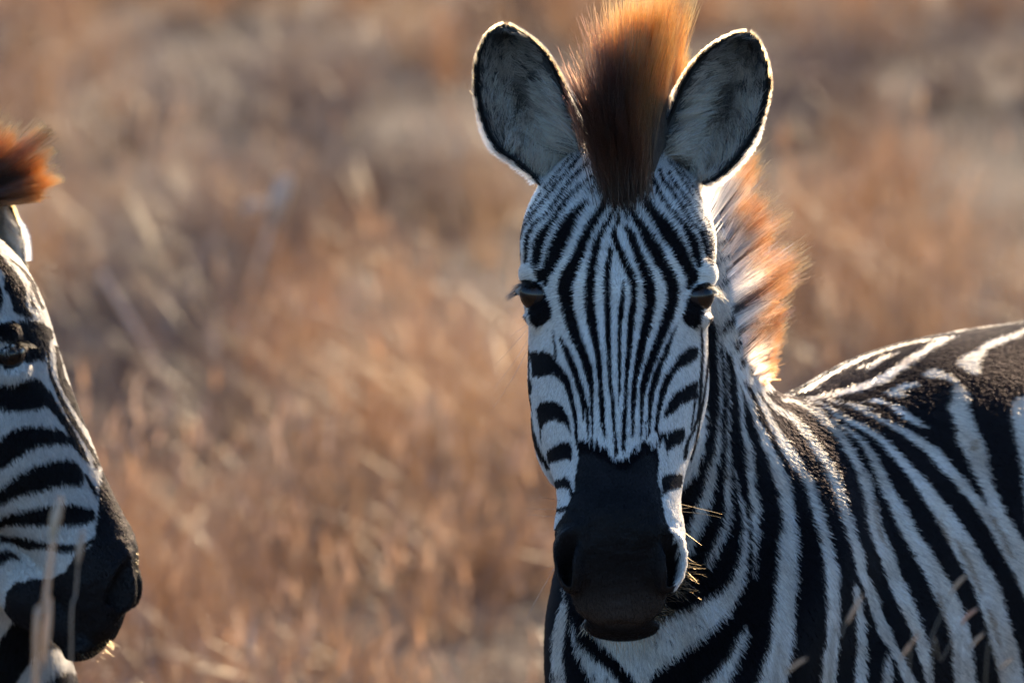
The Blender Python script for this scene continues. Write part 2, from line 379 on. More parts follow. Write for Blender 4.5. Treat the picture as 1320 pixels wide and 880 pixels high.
# head in its own frame: s across, t from poll to lip, n out of the face (metres)
HEAD_ROWS = np.array([
    # py, half width px, depth of widest point, front, back, front exponent, back exponent
    (190,  58, -.070, -.050, -.130, 2.0, 2.0),
    (212,  78, -.065, -.018, -.160, 2.1, 2.0),
    (240, 100, -.062,  .000, -.190, 2.2, 1.9),
    (275, 117, -.060,  .013, -.215, 2.2, 1.8),
    (312, 126, -.058,  .018, -.235, 2.15, 1.7),
    (350, 124, -.058,  .018, -.245, 2.05, 1.6),
    (400, 116, -.064,  .013, -.250, 1.95, 1.6),
    (450, 116, -.075,  .008, -.250, 1.85, 1.6),
    (510, 116, -.085,  .004, -.235, 1.8, 1.6),
    (560, 104, -.085,  .001, -.200, 1.8, 1.7),
    (600,  89, -.080, -.001, -.160, 1.85, 1.8),
    (645,  79, -.066,  .000, -.128, 2.0, 2.0),
    (690,  82, -.060,  .002, -.116, 2.3, 2.1),
    (715,  82, -.062, -.006, -.116, 2.4, 2.1),
    (745,  70, -.068, -.024, -.114, 2.4, 2.1),
    (770,  61, -.074, -.042, -.110, 2.3, 2.1),
    (793,  50, -.080, -.060, -.104, 2.2, 2.1),
    (806,  28, -.084, -.072, -.096, 2.1, 2.1)])
_t = ((HEAD_ROWS[:, 0] - 215) * K + HEAD_ROWS[:, 2] * math.sin(PHI)) / math.cos(PHI)

class Frame:
    def __init__(self, O, a, n, scale=1.0):
        self.O = np.asarray(O); self.a = nrm(a); n = n - self.a * (n @ self.a); self.n = nrm(n); self.s = np.cross(self.n, self.a); self.k = scale
    def P(self, s, t, n):
        s, t, n = (np.asarray(x, float)[..., None] for x in (s, t, n))
        return self.O + self.k * (s * self.s + t * self.a + n * self.n)
    def L(self, P):
        q = (P - self.O) / self.k
        return q @ self.s, q @ self.a, q @ self.n
    def D(self, s, t, n):
        return s * self.s + t * self.a + n * self.n

def head_piece(sh, F, wing=1.0):
    nr, nc = 110, 72
    t = np.linspace(_t[0], _t[-1], nr)
    tb = interp(t, _t, HEAD_ROWS[:, 1:])
    th = np.linspace(0, 2 * math.pi, nc, endpoint=False)[None]
    w, m, f, b, nf, nb = (tb[:, i:i + 1] for i in range(6))
    c, s = np.cos(th), np.sin(th)
    e = 2 / np.where(s > 0, nf, nb)
    S = w * K * np.sign(c) * np.abs(c) ** e
    N = np.where(s > 0, m + (f - m) * np.abs(s) ** e, m - (m - b) * np.abs(s) ** e)
    sh.tube(F.P(S, t[:, None] + 0 * th, N), 0)
    ax = lambda p, q, r: [F.k * p * F.s, F.k * q * F.a, F.k * r * F.n]
    for sg in (-1, 1):
        # brow ridge, cheek bone, nostril wing, jaw muscle
        sh.ellipsoid(F.P(sg * .092, .118, -.032), ax(.020, .018, .023), 0)
        sh.ellipsoid(F.P(sg * .083, .150, -.040), ax(.026, .036, .026), 0)
        sh.ellipsoid(F.P(sg * .053 * wing, .448, -.044), ax(.0200 * wing, .046, .032), 0)
        sh.ellipsoid(F.P(sg * .052, .245, -.150), ax(.045, .088, .075), 0)
    # lower lip and chin
    sh.ellipsoid(F.P(.003, .510, -.110), ax(.043, .0165, .029), 0)
    sh.ellipsoid(F.P(0, .476, -.104), ax(.038, .036, .030), 0)

def ear_piece(sh, rows, v_base, v_tip, cup, label, thick=.009):
    rows = np.asarray(rows, float)
    r = curve(rows, 40)
    n = 26
    u = np.linspace(-1, 1, n)
    k = np.linspace(0, 1, len(r))
    v = v_base + (v_tip - v_base) * k
    prof = cup * np.sin(np.clip(k * 1.05 + .12, 0, 1) * math.pi) ** .6
    rings = []; info = []
    for i in range(len(r)):
        L, R = r[i, :2], r[i, 2:]
        xy = L[None] * (1 - u[:, None]) / 2 + R[None] * (1 + u[:, None]) / 2
        dep = (1 - np.abs(u) ** 2.4) * prof[i]
        inner = at(xy[:, 0], xy[:, 1], v[i] - dep)
        mid = (L + R) / 2
        xo = mid + (xy - mid) * 1.0
        outer = at(xo[:, 0], xo[:, 1], v[i] - dep - thick)
        rings.append(np.concatenate([inner, outer[::-1]]))
    sh.tube(np.array(rings), label)
    return np.array(rings)[:, :n], r

def neck_piece(sh, dors, vent, hw, lat, belly):
    n = 60
    D = curve([at(*p) for p in dors], n); Vn = curve([at(*p) for p in vent], n)
    h = curve(np.array(hw)[:, None], n)[:, 0]; l = nrm(curve(lat, n)); g = curve(np.array(belly)[:, None], n)[:, 0]
    th = np.linspace(0, 2 * math.pi, 64, endpoint=False)
    A = (D - Vn) / 2; C = (D + Vn) / 2
    An = nrm(A)
    l = nrm(l - An * (l * An).sum(1, keepdims=True))
    c, s = np.cos(th)[None, :, None], np.sin(th)[None, :, None]
    wide = 1 - .30 * smoothstep(0.2, 1, s) - g[:, None, None] * smoothstep(0.0, 1, -s)
    R = C[:, None] + A[:, None] * s + (h[:, None] * l)[:, None] * c * wide
    sh.tube(R, 1)
    return D

def torso_piece(sh, W0, d, rows):
    d = nrm(np.array([d[0], d[1], 0.0])); l = np.array([d[1], -d[0], 0.0])
    rows = np.asarray(rows, float)
    n = 70
    s = np.linspace(rows[0, 0], rows[-1, 0], n)
    tb = interp(s, rows[:, 0], rows[:, 1:])
    th = np.linspace(0, 2 * math.pi, 72, endpoint=False)
    c, si = np.cos(th)[None, :, None], np.sin(th)[None, :, None]
    cz = tb[:, 0] - tb[:, 1] / 2
    C = W0 + s[:, None] * d + cz[:, None] * np.array([0, 0, 1.0])
    wide = 1 - .16 * smoothstep(0, 1, si)
    R = C[:, None] + (tb[:, 1:2] / 2)[:, None] * np.array([0, 0, 1.0]) * np.sign(si) * np.abs(si) ** .93 + (tb[:, 2:3])[:, None] * l * np.sign(c) * np.abs(c) ** .93 * wide
    sh.tube(R, 2)
    return d, l

FORE = [(.80,.10,.06,.02),(.66,.085,.055,.0),(.52,.05,.042,.0),(.44,.040,.036,.0),(.385,.040,.036,-.004),(.35,.032,.028,.0),(.24,.024,.021,.0),(.14,.025,.022,.0),(.10,.029,.025,-.006),(.06,.025,.022,-.014),(.035,.036,.032,-.026),(.0,.045,.040,-.034)]
HIND = [(.86,.17,.08,.0),(.72,.15,.075,.0),(.60,.09,.055,-.01),(.52,.055,.042,.04),(.47,.046,.036,.075),(.42,.045,.034,.075),(.36,.034,.028,.055),(.24,.026,.023,.045),(.14,.027,.023,.04),(.10,.030,.025,.03),(.06,.026,.022,.02),(.035,.036,.032,.006),(.0,.044,.040,-.004)]
def leg_piece(sh, base, d, l, rows, height):
    r = curve(rows, 50)
    th = np.linspace(0, 2 * math.pi, 28, endpoint=False)
    k = height / .86
    C = base + r[:, 3:4] * d + (r[:, 0:1] * k) * np.array([0, 0, 1.0])
    R = C[:, None] + (r[:, 1:2] * d)[:, None] * np.cos(th)[None, :, None] + (r[:, 2:3] * l)[:, None] * np.sin(th)[None, :, None]
    sh.tube(R, 3)

def grow_together(sh, voxel, name):
    me = bpy.data.meshes.new(name)
    me.from_pydata(np.concatenate(sh.v).tolist(), [], sh.f)
    o = bpy.data.objects.new(name, me); COL.objects.link(o)
    m = o.modifiers.new('r', 'REMESH'); m.mode = 'VOXEL'; m.voxel_size = voxel; m.adaptivity = 0
    dg = bpy.context.evaluated_depsgraph_get()
    out = bpy.data.meshes.new_from_object(o.evaluated_get(dg))
    bpy.data.objects.remove(o); bpy.data.meshes.remove(me)
    out.name = name
    src = np.concatenate(sh.v); lab = np.concatenate(sh.lab)
    kd = kdtree.KDTree(len(src))
    for i, p in enumerate(src):
        kd.insert(p, i)
    kd.balance()
    V, T, E = mesh_arrays(out)
    lb = np.array([lab[kd.find(p)[1]] for p in V])
    return out, V, T, E, lb

def fields(E, n, val, it):
    a = np.concatenate([E[:, 0], E[:, 1]]); b = np.concatenate([E[:, 1], E[:, 0]])
    cnt = np.maximum(np.bincount(a, minlength=n), 1)
    for _ in range(it):
        val = .5 * val + .5 * np.bincount(a, val[b], n) / cnt
    return val

def carve(V, F, eyes):
    """eye openings, nostrils, mouth line; eyes: list of (centre, axis, radius)"""
    V = V.copy()
    for c, ax, r in eyes:
        up = nrm(-F.a - ax * (-F.a @ ax)); sd = np.cross(up, ax)
        q = V - c
        w, u, v = q @ ax, q @ sd, q @ up
        e = np.sqrt((u / (r * .90)) ** 2 + ((v + .22 * r) / (r * .52)) ** 2)
        near = (w > -r) & (w < r * 3)
        ball = np.sqrt(np.maximum(r * r - np.minimum(u * u + v * v, r * r), 0))
        rim = np.where(e < 1, ball - .006 - .010 * (1 - e), ball + (.0032 + .0055 * smoothstep(-.1 * r, .5 * r, v)) * np.exp(-((e - 1.12) / .25) ** 2) - .001)
        k = np.where(e < 1, 1.0, 1 - smoothstep(1.15, 2.1, e)) * near
        V += ((rim - w) * k)[:, None] * ax
    for sg in (-1, 1):
        c = F.P(sg * .0610, .460, -.0235)
        ax = nrm(F.D(sg * .50, -.05, .86)); lo = nrm(F.D(sg * .30, .90, .05)); lo = nrm(lo - ax * (lo @ ax)); sd = np.cross(ax, lo)
        q = V - c
        w, u, v = q @ ax / F.k, q @ sd / F.k, q @ lo / F.k
        u = u + 9.0 * v * v * np.sign((F.D(sg, 0, 0)) @ sd)
        e = np.sqrt((u / .0135) ** 2 + (v / .029) ** 2)
        k = (1 - smoothstep(.35, 1.05, e)) * (np.abs(w) < .03)
        V -= (k * .046 * F.k)[:, None] * nrm(ax * .55 + F.n * .45 - F.a * .35)
        ring = np.exp(-((e - 1.25) / .25) ** 2) * (np.abs(w) < .03)
        V += (ring * .0034 * F.k)[:, None] * ax
    s_, t_, n_ = F.L(V)
    mm = smoothstep(.37, .42, t_) * (n_ > -.16) * (np.abs(s_) < .1) * (t_ < .6)
    Vn_ = nrm(V - F.P(0 * t_, t_, -.055 + 0 * t_))
    V += (mm * F.k * (.0011 * vnoise(V * [1, 1, 1.8], .009, 85) + .0018 * vnoise(V, .022, 86)))[:, None] * Vn_
    return V
# ------------------------------------------------------------------ the standing zebra
ROW_EAR_L = [(694,238,752,190),(664,212,752,168),(641,196,746,151),(625,172,738,132),(614,135,731,115),(611,105,722,95),(614,75,708,72),(624,50,692,54),(636,38,673,41),(648,32,658,33)]
ROW_EAR_R = [(848,195,908,240),(850,174,928,231),(858,153,951,209),(866,133,972,182),(875,110,985,150),(888,88,993,118),(906,68,992,92),(928,52,986,69),(949,43,977,51),(961,41,968,43)]

def build_main():
    sh = Shell()
    a = -math.cos(PHI) * UP + math.sin(PHI) * TOCAM
    n = math.sin(PHI) * UP + math.cos(PHI) * TOCAM
    F = Frame(at(797, 215, -.10), a, n)
    head_piece(sh, F)
    ears = [ear_piece(sh, ROW_EAR_L, -.125, -.14, .048, 4), ear_piece(sh, ROW_EAR_R, -.125, -.14, .048, 5)]
    W0 = at(1040, 514, -.42)
    yaw = math.radians(55)
    d = np.array([math.cos(yaw), math.sin(yaw), 0]); l = np.array([d[1], -d[0], 0])
    lat0, lat1 = RIGHT, l
    dors = [(800,225,-.13),(838,165,-.18),(885,185,-.235),(915,262,-.28),(938,380,-.32),(972,484,-.37),(1040,514,-.43),(1110,505,-.52)]
    vent = [(797,470,-.16),(797,540,-.17),(795,600,-.16),(796,670,-.14),(792,750,-.12),(764,860,-.10),(775,980,-.09),(850,1090,-.12)]
    hw = [.068,.070,.072,.072,.078,.122,.160,.14]
    lt = [lat0, lat0, lat0 * .9 + lat1 * .1, lat0 * .75 + lat1 * .25, lat0 * .55 + lat1 * .45, lat0 * .35 + lat1 * .65, lat1, lat1]
    crest = neck_piece(sh, dors, vent, hw, lt, [.1, .1, .1, .08, .04, .02, .0, .0])
    rows = [(-.37,-.34,.24,.09),(-.30,-.22,.44,.165),(-.18,-.11,.56,.20),(-.02,-.005,.64,.21),(.08,.014,.66,.215),(.20,.034,.68,.23),(.36,.036,.68,.255),(.58,.03,.66,.265),(.80,.035,.58,.25),(.98,.01,.48,.21),(1.08,-.05,.36,.15),(1.13,-.12,.22,.08)]
    d, l = torso_piece(sh, W0, d, rows)
    g = W0 * [1, 1, 0]
    for sg in (-1, 1):
        leg_piece(sh, g - .10 * d + sg * .105 * l, d, l, FORE, .80)
        leg_piece(sh, g + .90 * d + sg * .12 * l, d, l, HIND, .86)
    # tail
    tp = curve([W0 + 1.08 * d - [0, 0, .06], W0 + 1.16 * d - [0, 0, .16], W0 + 1.18 * d - [0, 0, .36], W0 + 1.17 * d - [0, 0, .60]], 24)
    tr = curve(np.array([.035, .028, .022, .018])[:, None], 24)
    th = np.linspace(0, 2 * math.pi, 16, endpoint=False)
    sh.tube(tp[:, None] + tr[:, None] * (np.cos(th)[None, :, None] * d + np.sin(th)[None, :, None] * l), 3)
    me, V, T, E, lb = grow_together(sh, VOX, 'body')
    soft = fields(E, len(V), np.where(lb == 0, .0, np.where(lb >= 4, .0, 1.0)), 10)
    V = relax(V, E, .15 + .35 * soft, 5)
    V = relax(V, E, .55 * soft, 240)
    eyes = []
    for sg, px, py in ((-1, 691, 381), (1, 899, 383)):
        nn = -.034
        t = ((py - 215) * K + nn * math.sin(PHI)) / math.cos(PHI)
        c = F.P((px - 797) * K, t, nn)
        eyes.append((c, nrm(F.D(sg * .80, .10, .60)), .0195))
    V = carve(V, F, eyes)
    near = np.zeros(len(V))
    for c, ax, r in eyes:
        near = np.maximum(near, np.exp(-((V - c) ** 2).sum(1) / (r * 1.6) ** 2))
    V = relax(V, E, .5 * near, 2)
    me.vertices.foreach_set('co', V.astype(np.float32).ravel()); me.update()
    return me, V, T, E, lb, F, eyes, crest, d, l, W0, ears
VOX = float(os.environ.get('VOX', .0035))
me, V, T, E, lb, F1, eyes1, crest1, d1, l1, W1, ears1 = build_main()
me.polygons.foreach_set('use_smooth', np.ones(len(me.polygons), bool))
o = bpy.data.objects.new('body', me); COL.objects.link(o)
# ------------------------------------------------------------------ materials
def mat(name):
    m = bpy.data.materials.new(name); m.use_nodes = True
    nt = m.node_tree
    return m, nt, nt.nodes['Principled BSDF']

def node(nt, kind, **kw):
    nd = nt.nodes.new(kind)
    for k, v in kw.items():
        setattr(nd, k, v)
    return nd

def skin_material():
    m, nt, p = mat('coat_skin')
    at_ = node(nt, 'ShaderNodeAttribute', attribute_name='coat')
    nt.links.new(at_.outputs['Color'], p.inputs['Base Color'])
    sp = node(nt, 'ShaderNodeAttribute', attribute_name='gloss')
    nt.links.new(sp.outputs['Fac'], p.inputs['Specular IOR Level'])
    p.inputs['Roughness'].default_value = .50
    nz = node(nt, 'ShaderNodeTexNoise'); nz.inputs['Scale'].default_value = 260; nz.inputs['Detail'].default_value = 4
    tc = node(nt, 'ShaderNodeTexCoord'); nt.links.new(tc.outputs['Object'], nz.inputs['Vector'])
    bp = node(nt, 'ShaderNodeBump'); bp.inputs['Strength'].default_value = .8; bp.inputs['Distance'].default_value = .002
    nt.links.new(nz.outputs['Fac'], bp.inputs['Height']); nt.links.new(bp.outputs[0], p.inputs['Normal'])
    return m

def hair_material(name, rough=.35, radial=.45, coat=0.0, tip=False, a=.18, b=.62, ior=1.32):
    m = bpy.data.materials.new(name); m.use_nodes = True
    nt = m.node_tree; nt.nodes.clear()
    out = node(nt, 'ShaderNodeOutputMaterial')
    h = node(nt, 'ShaderNodeBsdfHairPrincipled')
    h.parametrization = 'COLOR'
    h.inputs['Roughness'].default_value = rough
    h.inputs['Radial Roughness'].default_value = radial
    h.inputs['Coat'].default_value = coat
    h.inputs['IOR'].default_value = ior
    h.inputs['Random Roughness'].default_value = .2
    c = node(nt, 'ShaderNodeAttribute', attribute_name='col')
    if tip:
        c2 = node(nt, 'ShaderNodeAttribute', attribute_name='tip')
        hi = node(nt, 'ShaderNodeHairInfo')
        mr = node(nt, 'ShaderNodeMapRange', interpolation_type='SMOOTHSTEP')
        mr.inputs['From Min'].default_value = a; mr.inputs['From Max'].default_value = b
        nt.links.new(hi.outputs['Intercept'], mr.inputs['Value'])
        mx = node(nt, 'ShaderNodeMix', data_type='RGBA')
        nt.links.new(mr.outputs[0], mx.inputs[0]); nt.links.new(c.outputs['Color'], mx.inputs[6]); nt.links.new(c2.outputs['Color'], mx.inputs[7])
        nt.links.new(mx.outputs[2], h.inputs['Color'])
    else:
        nt.links.new(c.outputs['Color'], h.inputs['Color'])
    nt.links.new(h.outputs[0], out.inputs['Surface'])
    return m

def fur_material(name, trans=.42, gloss=.20):
    m = bpy.data.materials.new(name); m.use_nodes = True
    nt = m.node_tree; nt.nodes.clear()
    out = node(nt, 'ShaderNodeOutputMaterial')
    c = node(nt, 'ShaderNodeAttribute', attribute_name='col')
    r_ = node(nt, 'ShaderNodeBsdfHair', component='Reflection'); t_ = node(nt, 'ShaderNodeBsdfHair', component='Transmission'); d_ = node(nt, 'ShaderNodeBsdfDiffuse')
    for h, u, v in ((r_, .45, 1.0), (t_, .45, .9)):
        h.inputs['RoughnessU'].default_value = u; h.inputs['RoughnessV'].default_value = v
    for h in (r_, t_, d_):
        nt.links.new(c.outputs['Color'], h.inputs['Color'])
    m1 = node(nt, 'ShaderNodeMixShader'); m1.inputs[0].default_value = trans
    m2 = node(nt, 'ShaderNodeMixShader'); m2.inputs[0].default_value = .35
    nt.links.new(r_.outputs[0], m2.inputs[1]); nt.links.new(d_.outputs[0], m2.inputs[2])
    nt.links.new(m2.outputs[0], m1.inputs[1]); nt.links.new(t_.outputs[0], m1.inputs[2])
    p_ = node(nt, 'ShaderNodeBsdfHairPrincipled'); p_.parametrization = 'COLOR'
    p_.inputs['Roughness'].default_value = .32; p_.inputs['Radial Roughness'].default_value = .45; p_.inputs['IOR'].default_value = 1.42
    nt.links.new(c.outputs['Color'], p_.inputs['Color'])
    m3 = node(nt, 'ShaderNodeMixShader'); m3.inputs[0].default_value = gloss
    nt.links.new(m1.outputs[0], m3.inputs[1]); nt.links.new(p_.outputs[0], m3.inputs[2])
    nt.links.new(m3.outputs[0], out.inputs['Surface'])
    return m
SKIN = skin_material()
FUR = fur_material('fur')
MANE = hair_material('mane_hair', rough=.30, tip=True)
WHISK = hair_material('whisker_hair', rough=.25)
WHITE = np.array([.84, .81, .76]); BLACK = np.array([.009, .0075, .009]); TAN = np.array([.36, .26, .17])

def hair_object(name, P, col, r0, r1, material, parent, tip=None):
    """P: (n,k,3) strand points"""
    n, k, _ = P.shape
    cd = bpy.data.hair_curves.new(name)
    cd.add_curves([k] * n)
    cd.attributes['position'].data.foreach_set('vector', P.astype(np.float32).ravel()) if 'position' in cd.attributes else cd.points.foreach_set('position', P.astype(np.float32).ravel())
    ra = cd.attributes.new('radius', 'FLOAT', 'POINT') if 'radius' not in cd.attributes else cd.attributes['radius']
    s = np.linspace(0, 1, k)
    r0 = np.broadcast_to(np.asarray(r0, float), (n,)); r1 = np.broadcast_to(np.asarray(r1, float), (n,))
    R = r0[:, None] + (r1 - r0)[:, None] * s[None] ** 1.3
    ra.data.foreach_set('value', R.astype(np.float32).ravel())
    def cattr(nm, c):
        a = cd.attributes.new(nm, 'FLOAT_COLOR', 'CURVE')
        a.data.foreach_set('color', np.concatenate([c, np.ones((n, 1))], 1).astype(np.float32).ravel())
    cattr('col', col)
    if tip is not None:
        cattr('tip', tip)
    cd.materials.append(material)
    o = bpy.data.objects.new(name, cd)
    COL.objects.link(o)
    if parent:
        o.parent = parent
    return o

def strands(root, N, D, L, lift, k=5, curl=.35):
    """strand points from roots: start along N*lift + D, bend flat towards D"""
    s = np.linspace(0, 1, k)[None, :, None]
    up = N[:, None] * (lift[:, None, None] * (s - curl * s * s))
    return root[:, None] + L[:, None, None] * (D[:, None] * s + up)

def scatter(V, T, dens, r):
    """random points on triangles, dens per vertex in roots per square metre"""
    a, b, c = V[T[:, 0]], V[T[:, 1]], V[T[:, 2]]
    area = np.linalg.norm(np.cross(b - a, c - a), axis=1) / 2
    n = area * dens[T].mean(1)
    cnt = np.floor(n + r.random(len(n))).astype(int)
    i = np.repeat(np.arange(len(T)), cnt)
    u, v = r.random(len(i)), r.random(len(i))
    f = u + v > 1; u[f], v[f] = 1 - u[f], 1 - v[f]
    w = np.stack([1 - u - v, u, v], 1)
    return i, w

def tangent(D, N):
    D = D - N * (D * N).sum(1, keepdims=True)
    return nrm(D)

def set_attr(me, name, val):
    if val.ndim == 2:
        a = me.attributes.new(name, 'FLOAT_COLOR', 'POINT')
        a.data.foreach_set('color', np.concatenate([val, np.ones((len(val), 1))], 1).astype(np.float32).ravel())
    else:
        a = me.attributes.new(name, 'FLOAT', 'POINT')
        a.data.foreach_set('value', val.astype(np.float32))

def thing(name, label, cat, loc=(0, 0, 0), group=None):
    e = bpy.data.objects.new(name, None); COL.objects.link(e)
    e.location = loc; e.empty_display_size = .2
    e['label'] = label; e['category'] = cat
    if group: e['group'] = group
    return e

def adopt(child, root):
    child.parent = root
    child.matrix_parent_inverse = Matrix.Translation(root.location).inverted()

MUZ = Chart(0.0)
MUZ.poly(z5(660,480,[(430,500),(520,510),(610,560),(690,620),(750,610),(820,540),(880,510),(930,520),(940,700),(1000,980),(1065,1080),(1080,1160),(1060,1260),(1040,1500),(900,1750),(300,1750),(300,1350),(250,1230),(248,1100),(275,1000),(340,900),(405,760),(430,560)]), 1.0)
FINE = float(os.environ.get('FURK', 1.0))

def ear_coords(P, ear):
    grid, _ = ear
    nr, nc, _ = grid.shape
    kd = kdtree.KDTree(nr * nc)
    for i, p in enumerate(grid.reshape(-1, 3)):
        kd.insert(p, i)
    kd.balance()
    idx = np.array([kd.find(p)[1] for p in P], int) if len(P) else np.zeros(0, int)
    return idx // nc / (nr - 1), (idx % nc) / (nc - 1) * 2 - 1

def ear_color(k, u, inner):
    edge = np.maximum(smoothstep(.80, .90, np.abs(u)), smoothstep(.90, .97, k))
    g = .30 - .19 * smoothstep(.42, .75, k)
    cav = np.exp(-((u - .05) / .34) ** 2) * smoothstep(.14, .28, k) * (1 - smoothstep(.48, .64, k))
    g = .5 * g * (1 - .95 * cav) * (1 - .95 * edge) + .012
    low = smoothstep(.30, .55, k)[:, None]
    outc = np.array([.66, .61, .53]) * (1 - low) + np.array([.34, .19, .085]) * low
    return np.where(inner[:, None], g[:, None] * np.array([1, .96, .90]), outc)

def coat_main(P, lb, N, jit=None):
    px, py = to_px(P)
    if jit is not None:
        px = px + jit[0]; py = py + jit[1]
    v = np.ones(len(P))
    h = lb == 0
    v[h] = head.sample(px[h], py[h])
    b = (lb == 1) | (lb == 2)
    Q = P.copy()
    q = (P - W1)
    far = (lb == 2) & (q @ l1 < 0) & (q @ d1 > -.08)
    Q[far] = P[far] - 2 * (q[far] @ l1)[:, None] * l1
    bx, by = to_px(Q)
    if jit is not None:
        bx = bx + jit[0]; by = by + jit[1]
    v[b] = body.sample(bx[b], by[b])
    lg = lb == 3
    v[lg] = (np.sin(P[lg, 2] * 150 + 2.0 * np.sin(P[lg, 0] * 20)) > 0) & (P[lg, 2] > .09)
    tn = np.where(b, tan.sample(bx, by), 0)
    C = BLACK + (WHITE - BLACK) * v[:, None]
    C = C + (TAN - C) * (tn * v * .75)[:, None]
    # dusty white hair; neck and body tinted warmer in place of bounced light
    dust_warm = np.where(b, .22 + .20 * vnoise(P, .09, 90) + .24 * vnoise(P, .025, 91), .06 + .10 * vnoise(P, .05, 92)).clip(0, .8)
    C = C + (np.array([.46, .35, .24]) - C) * (dust_warm * v * (lb < 4))[:, None]
    for e, lab_ in ((0, 4), (1, 5)):
        k = lb == lab_
        if k.any():
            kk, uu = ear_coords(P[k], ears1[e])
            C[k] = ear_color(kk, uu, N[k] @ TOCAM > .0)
    return C, px, py, v

# ------------------------------------------------------------------ main zebra: colours, fur, mane
zebra = thing('zebra', 'striped zebra with its face turned forward, both ears up and a reddish brown mane', 'zebra', tuple(W1 * [1, 1, 0]), 'zebras in the dry grass')
adopt(o, zebra)
N1 = vert_normals(V, T)
C1, PX, PY, VV = coat_main(V, lb, N1)
muz = np.where(lb == 0, MUZ.sample(PX, PY), 0)
mz = fields(E, len(V), muz, 4)
mv = (1 + .5 * vnoise(V, .02, 80) + .35 * vnoise(V, .007, 81)).clip(.3, 2)[:, None]
lip = (np.exp(-((F1.L(V)[1] - .515) / .024) ** 2) * smoothstep(-.092, -.080, F1.L(V)[2]))[:, None]
C1 = np.where((muz > .5)[:, None], np.array([.0070, .0060, .0066]) * mv + np.array([.040, .029, .022]) * lip, C1)
set_attr(me, 'coat', C1 * np.where(muz > .5, 1, .8)[:, None]); set_attr(me, 'gloss', .012 + .11 * mz)
me.materials.append(SKIN)

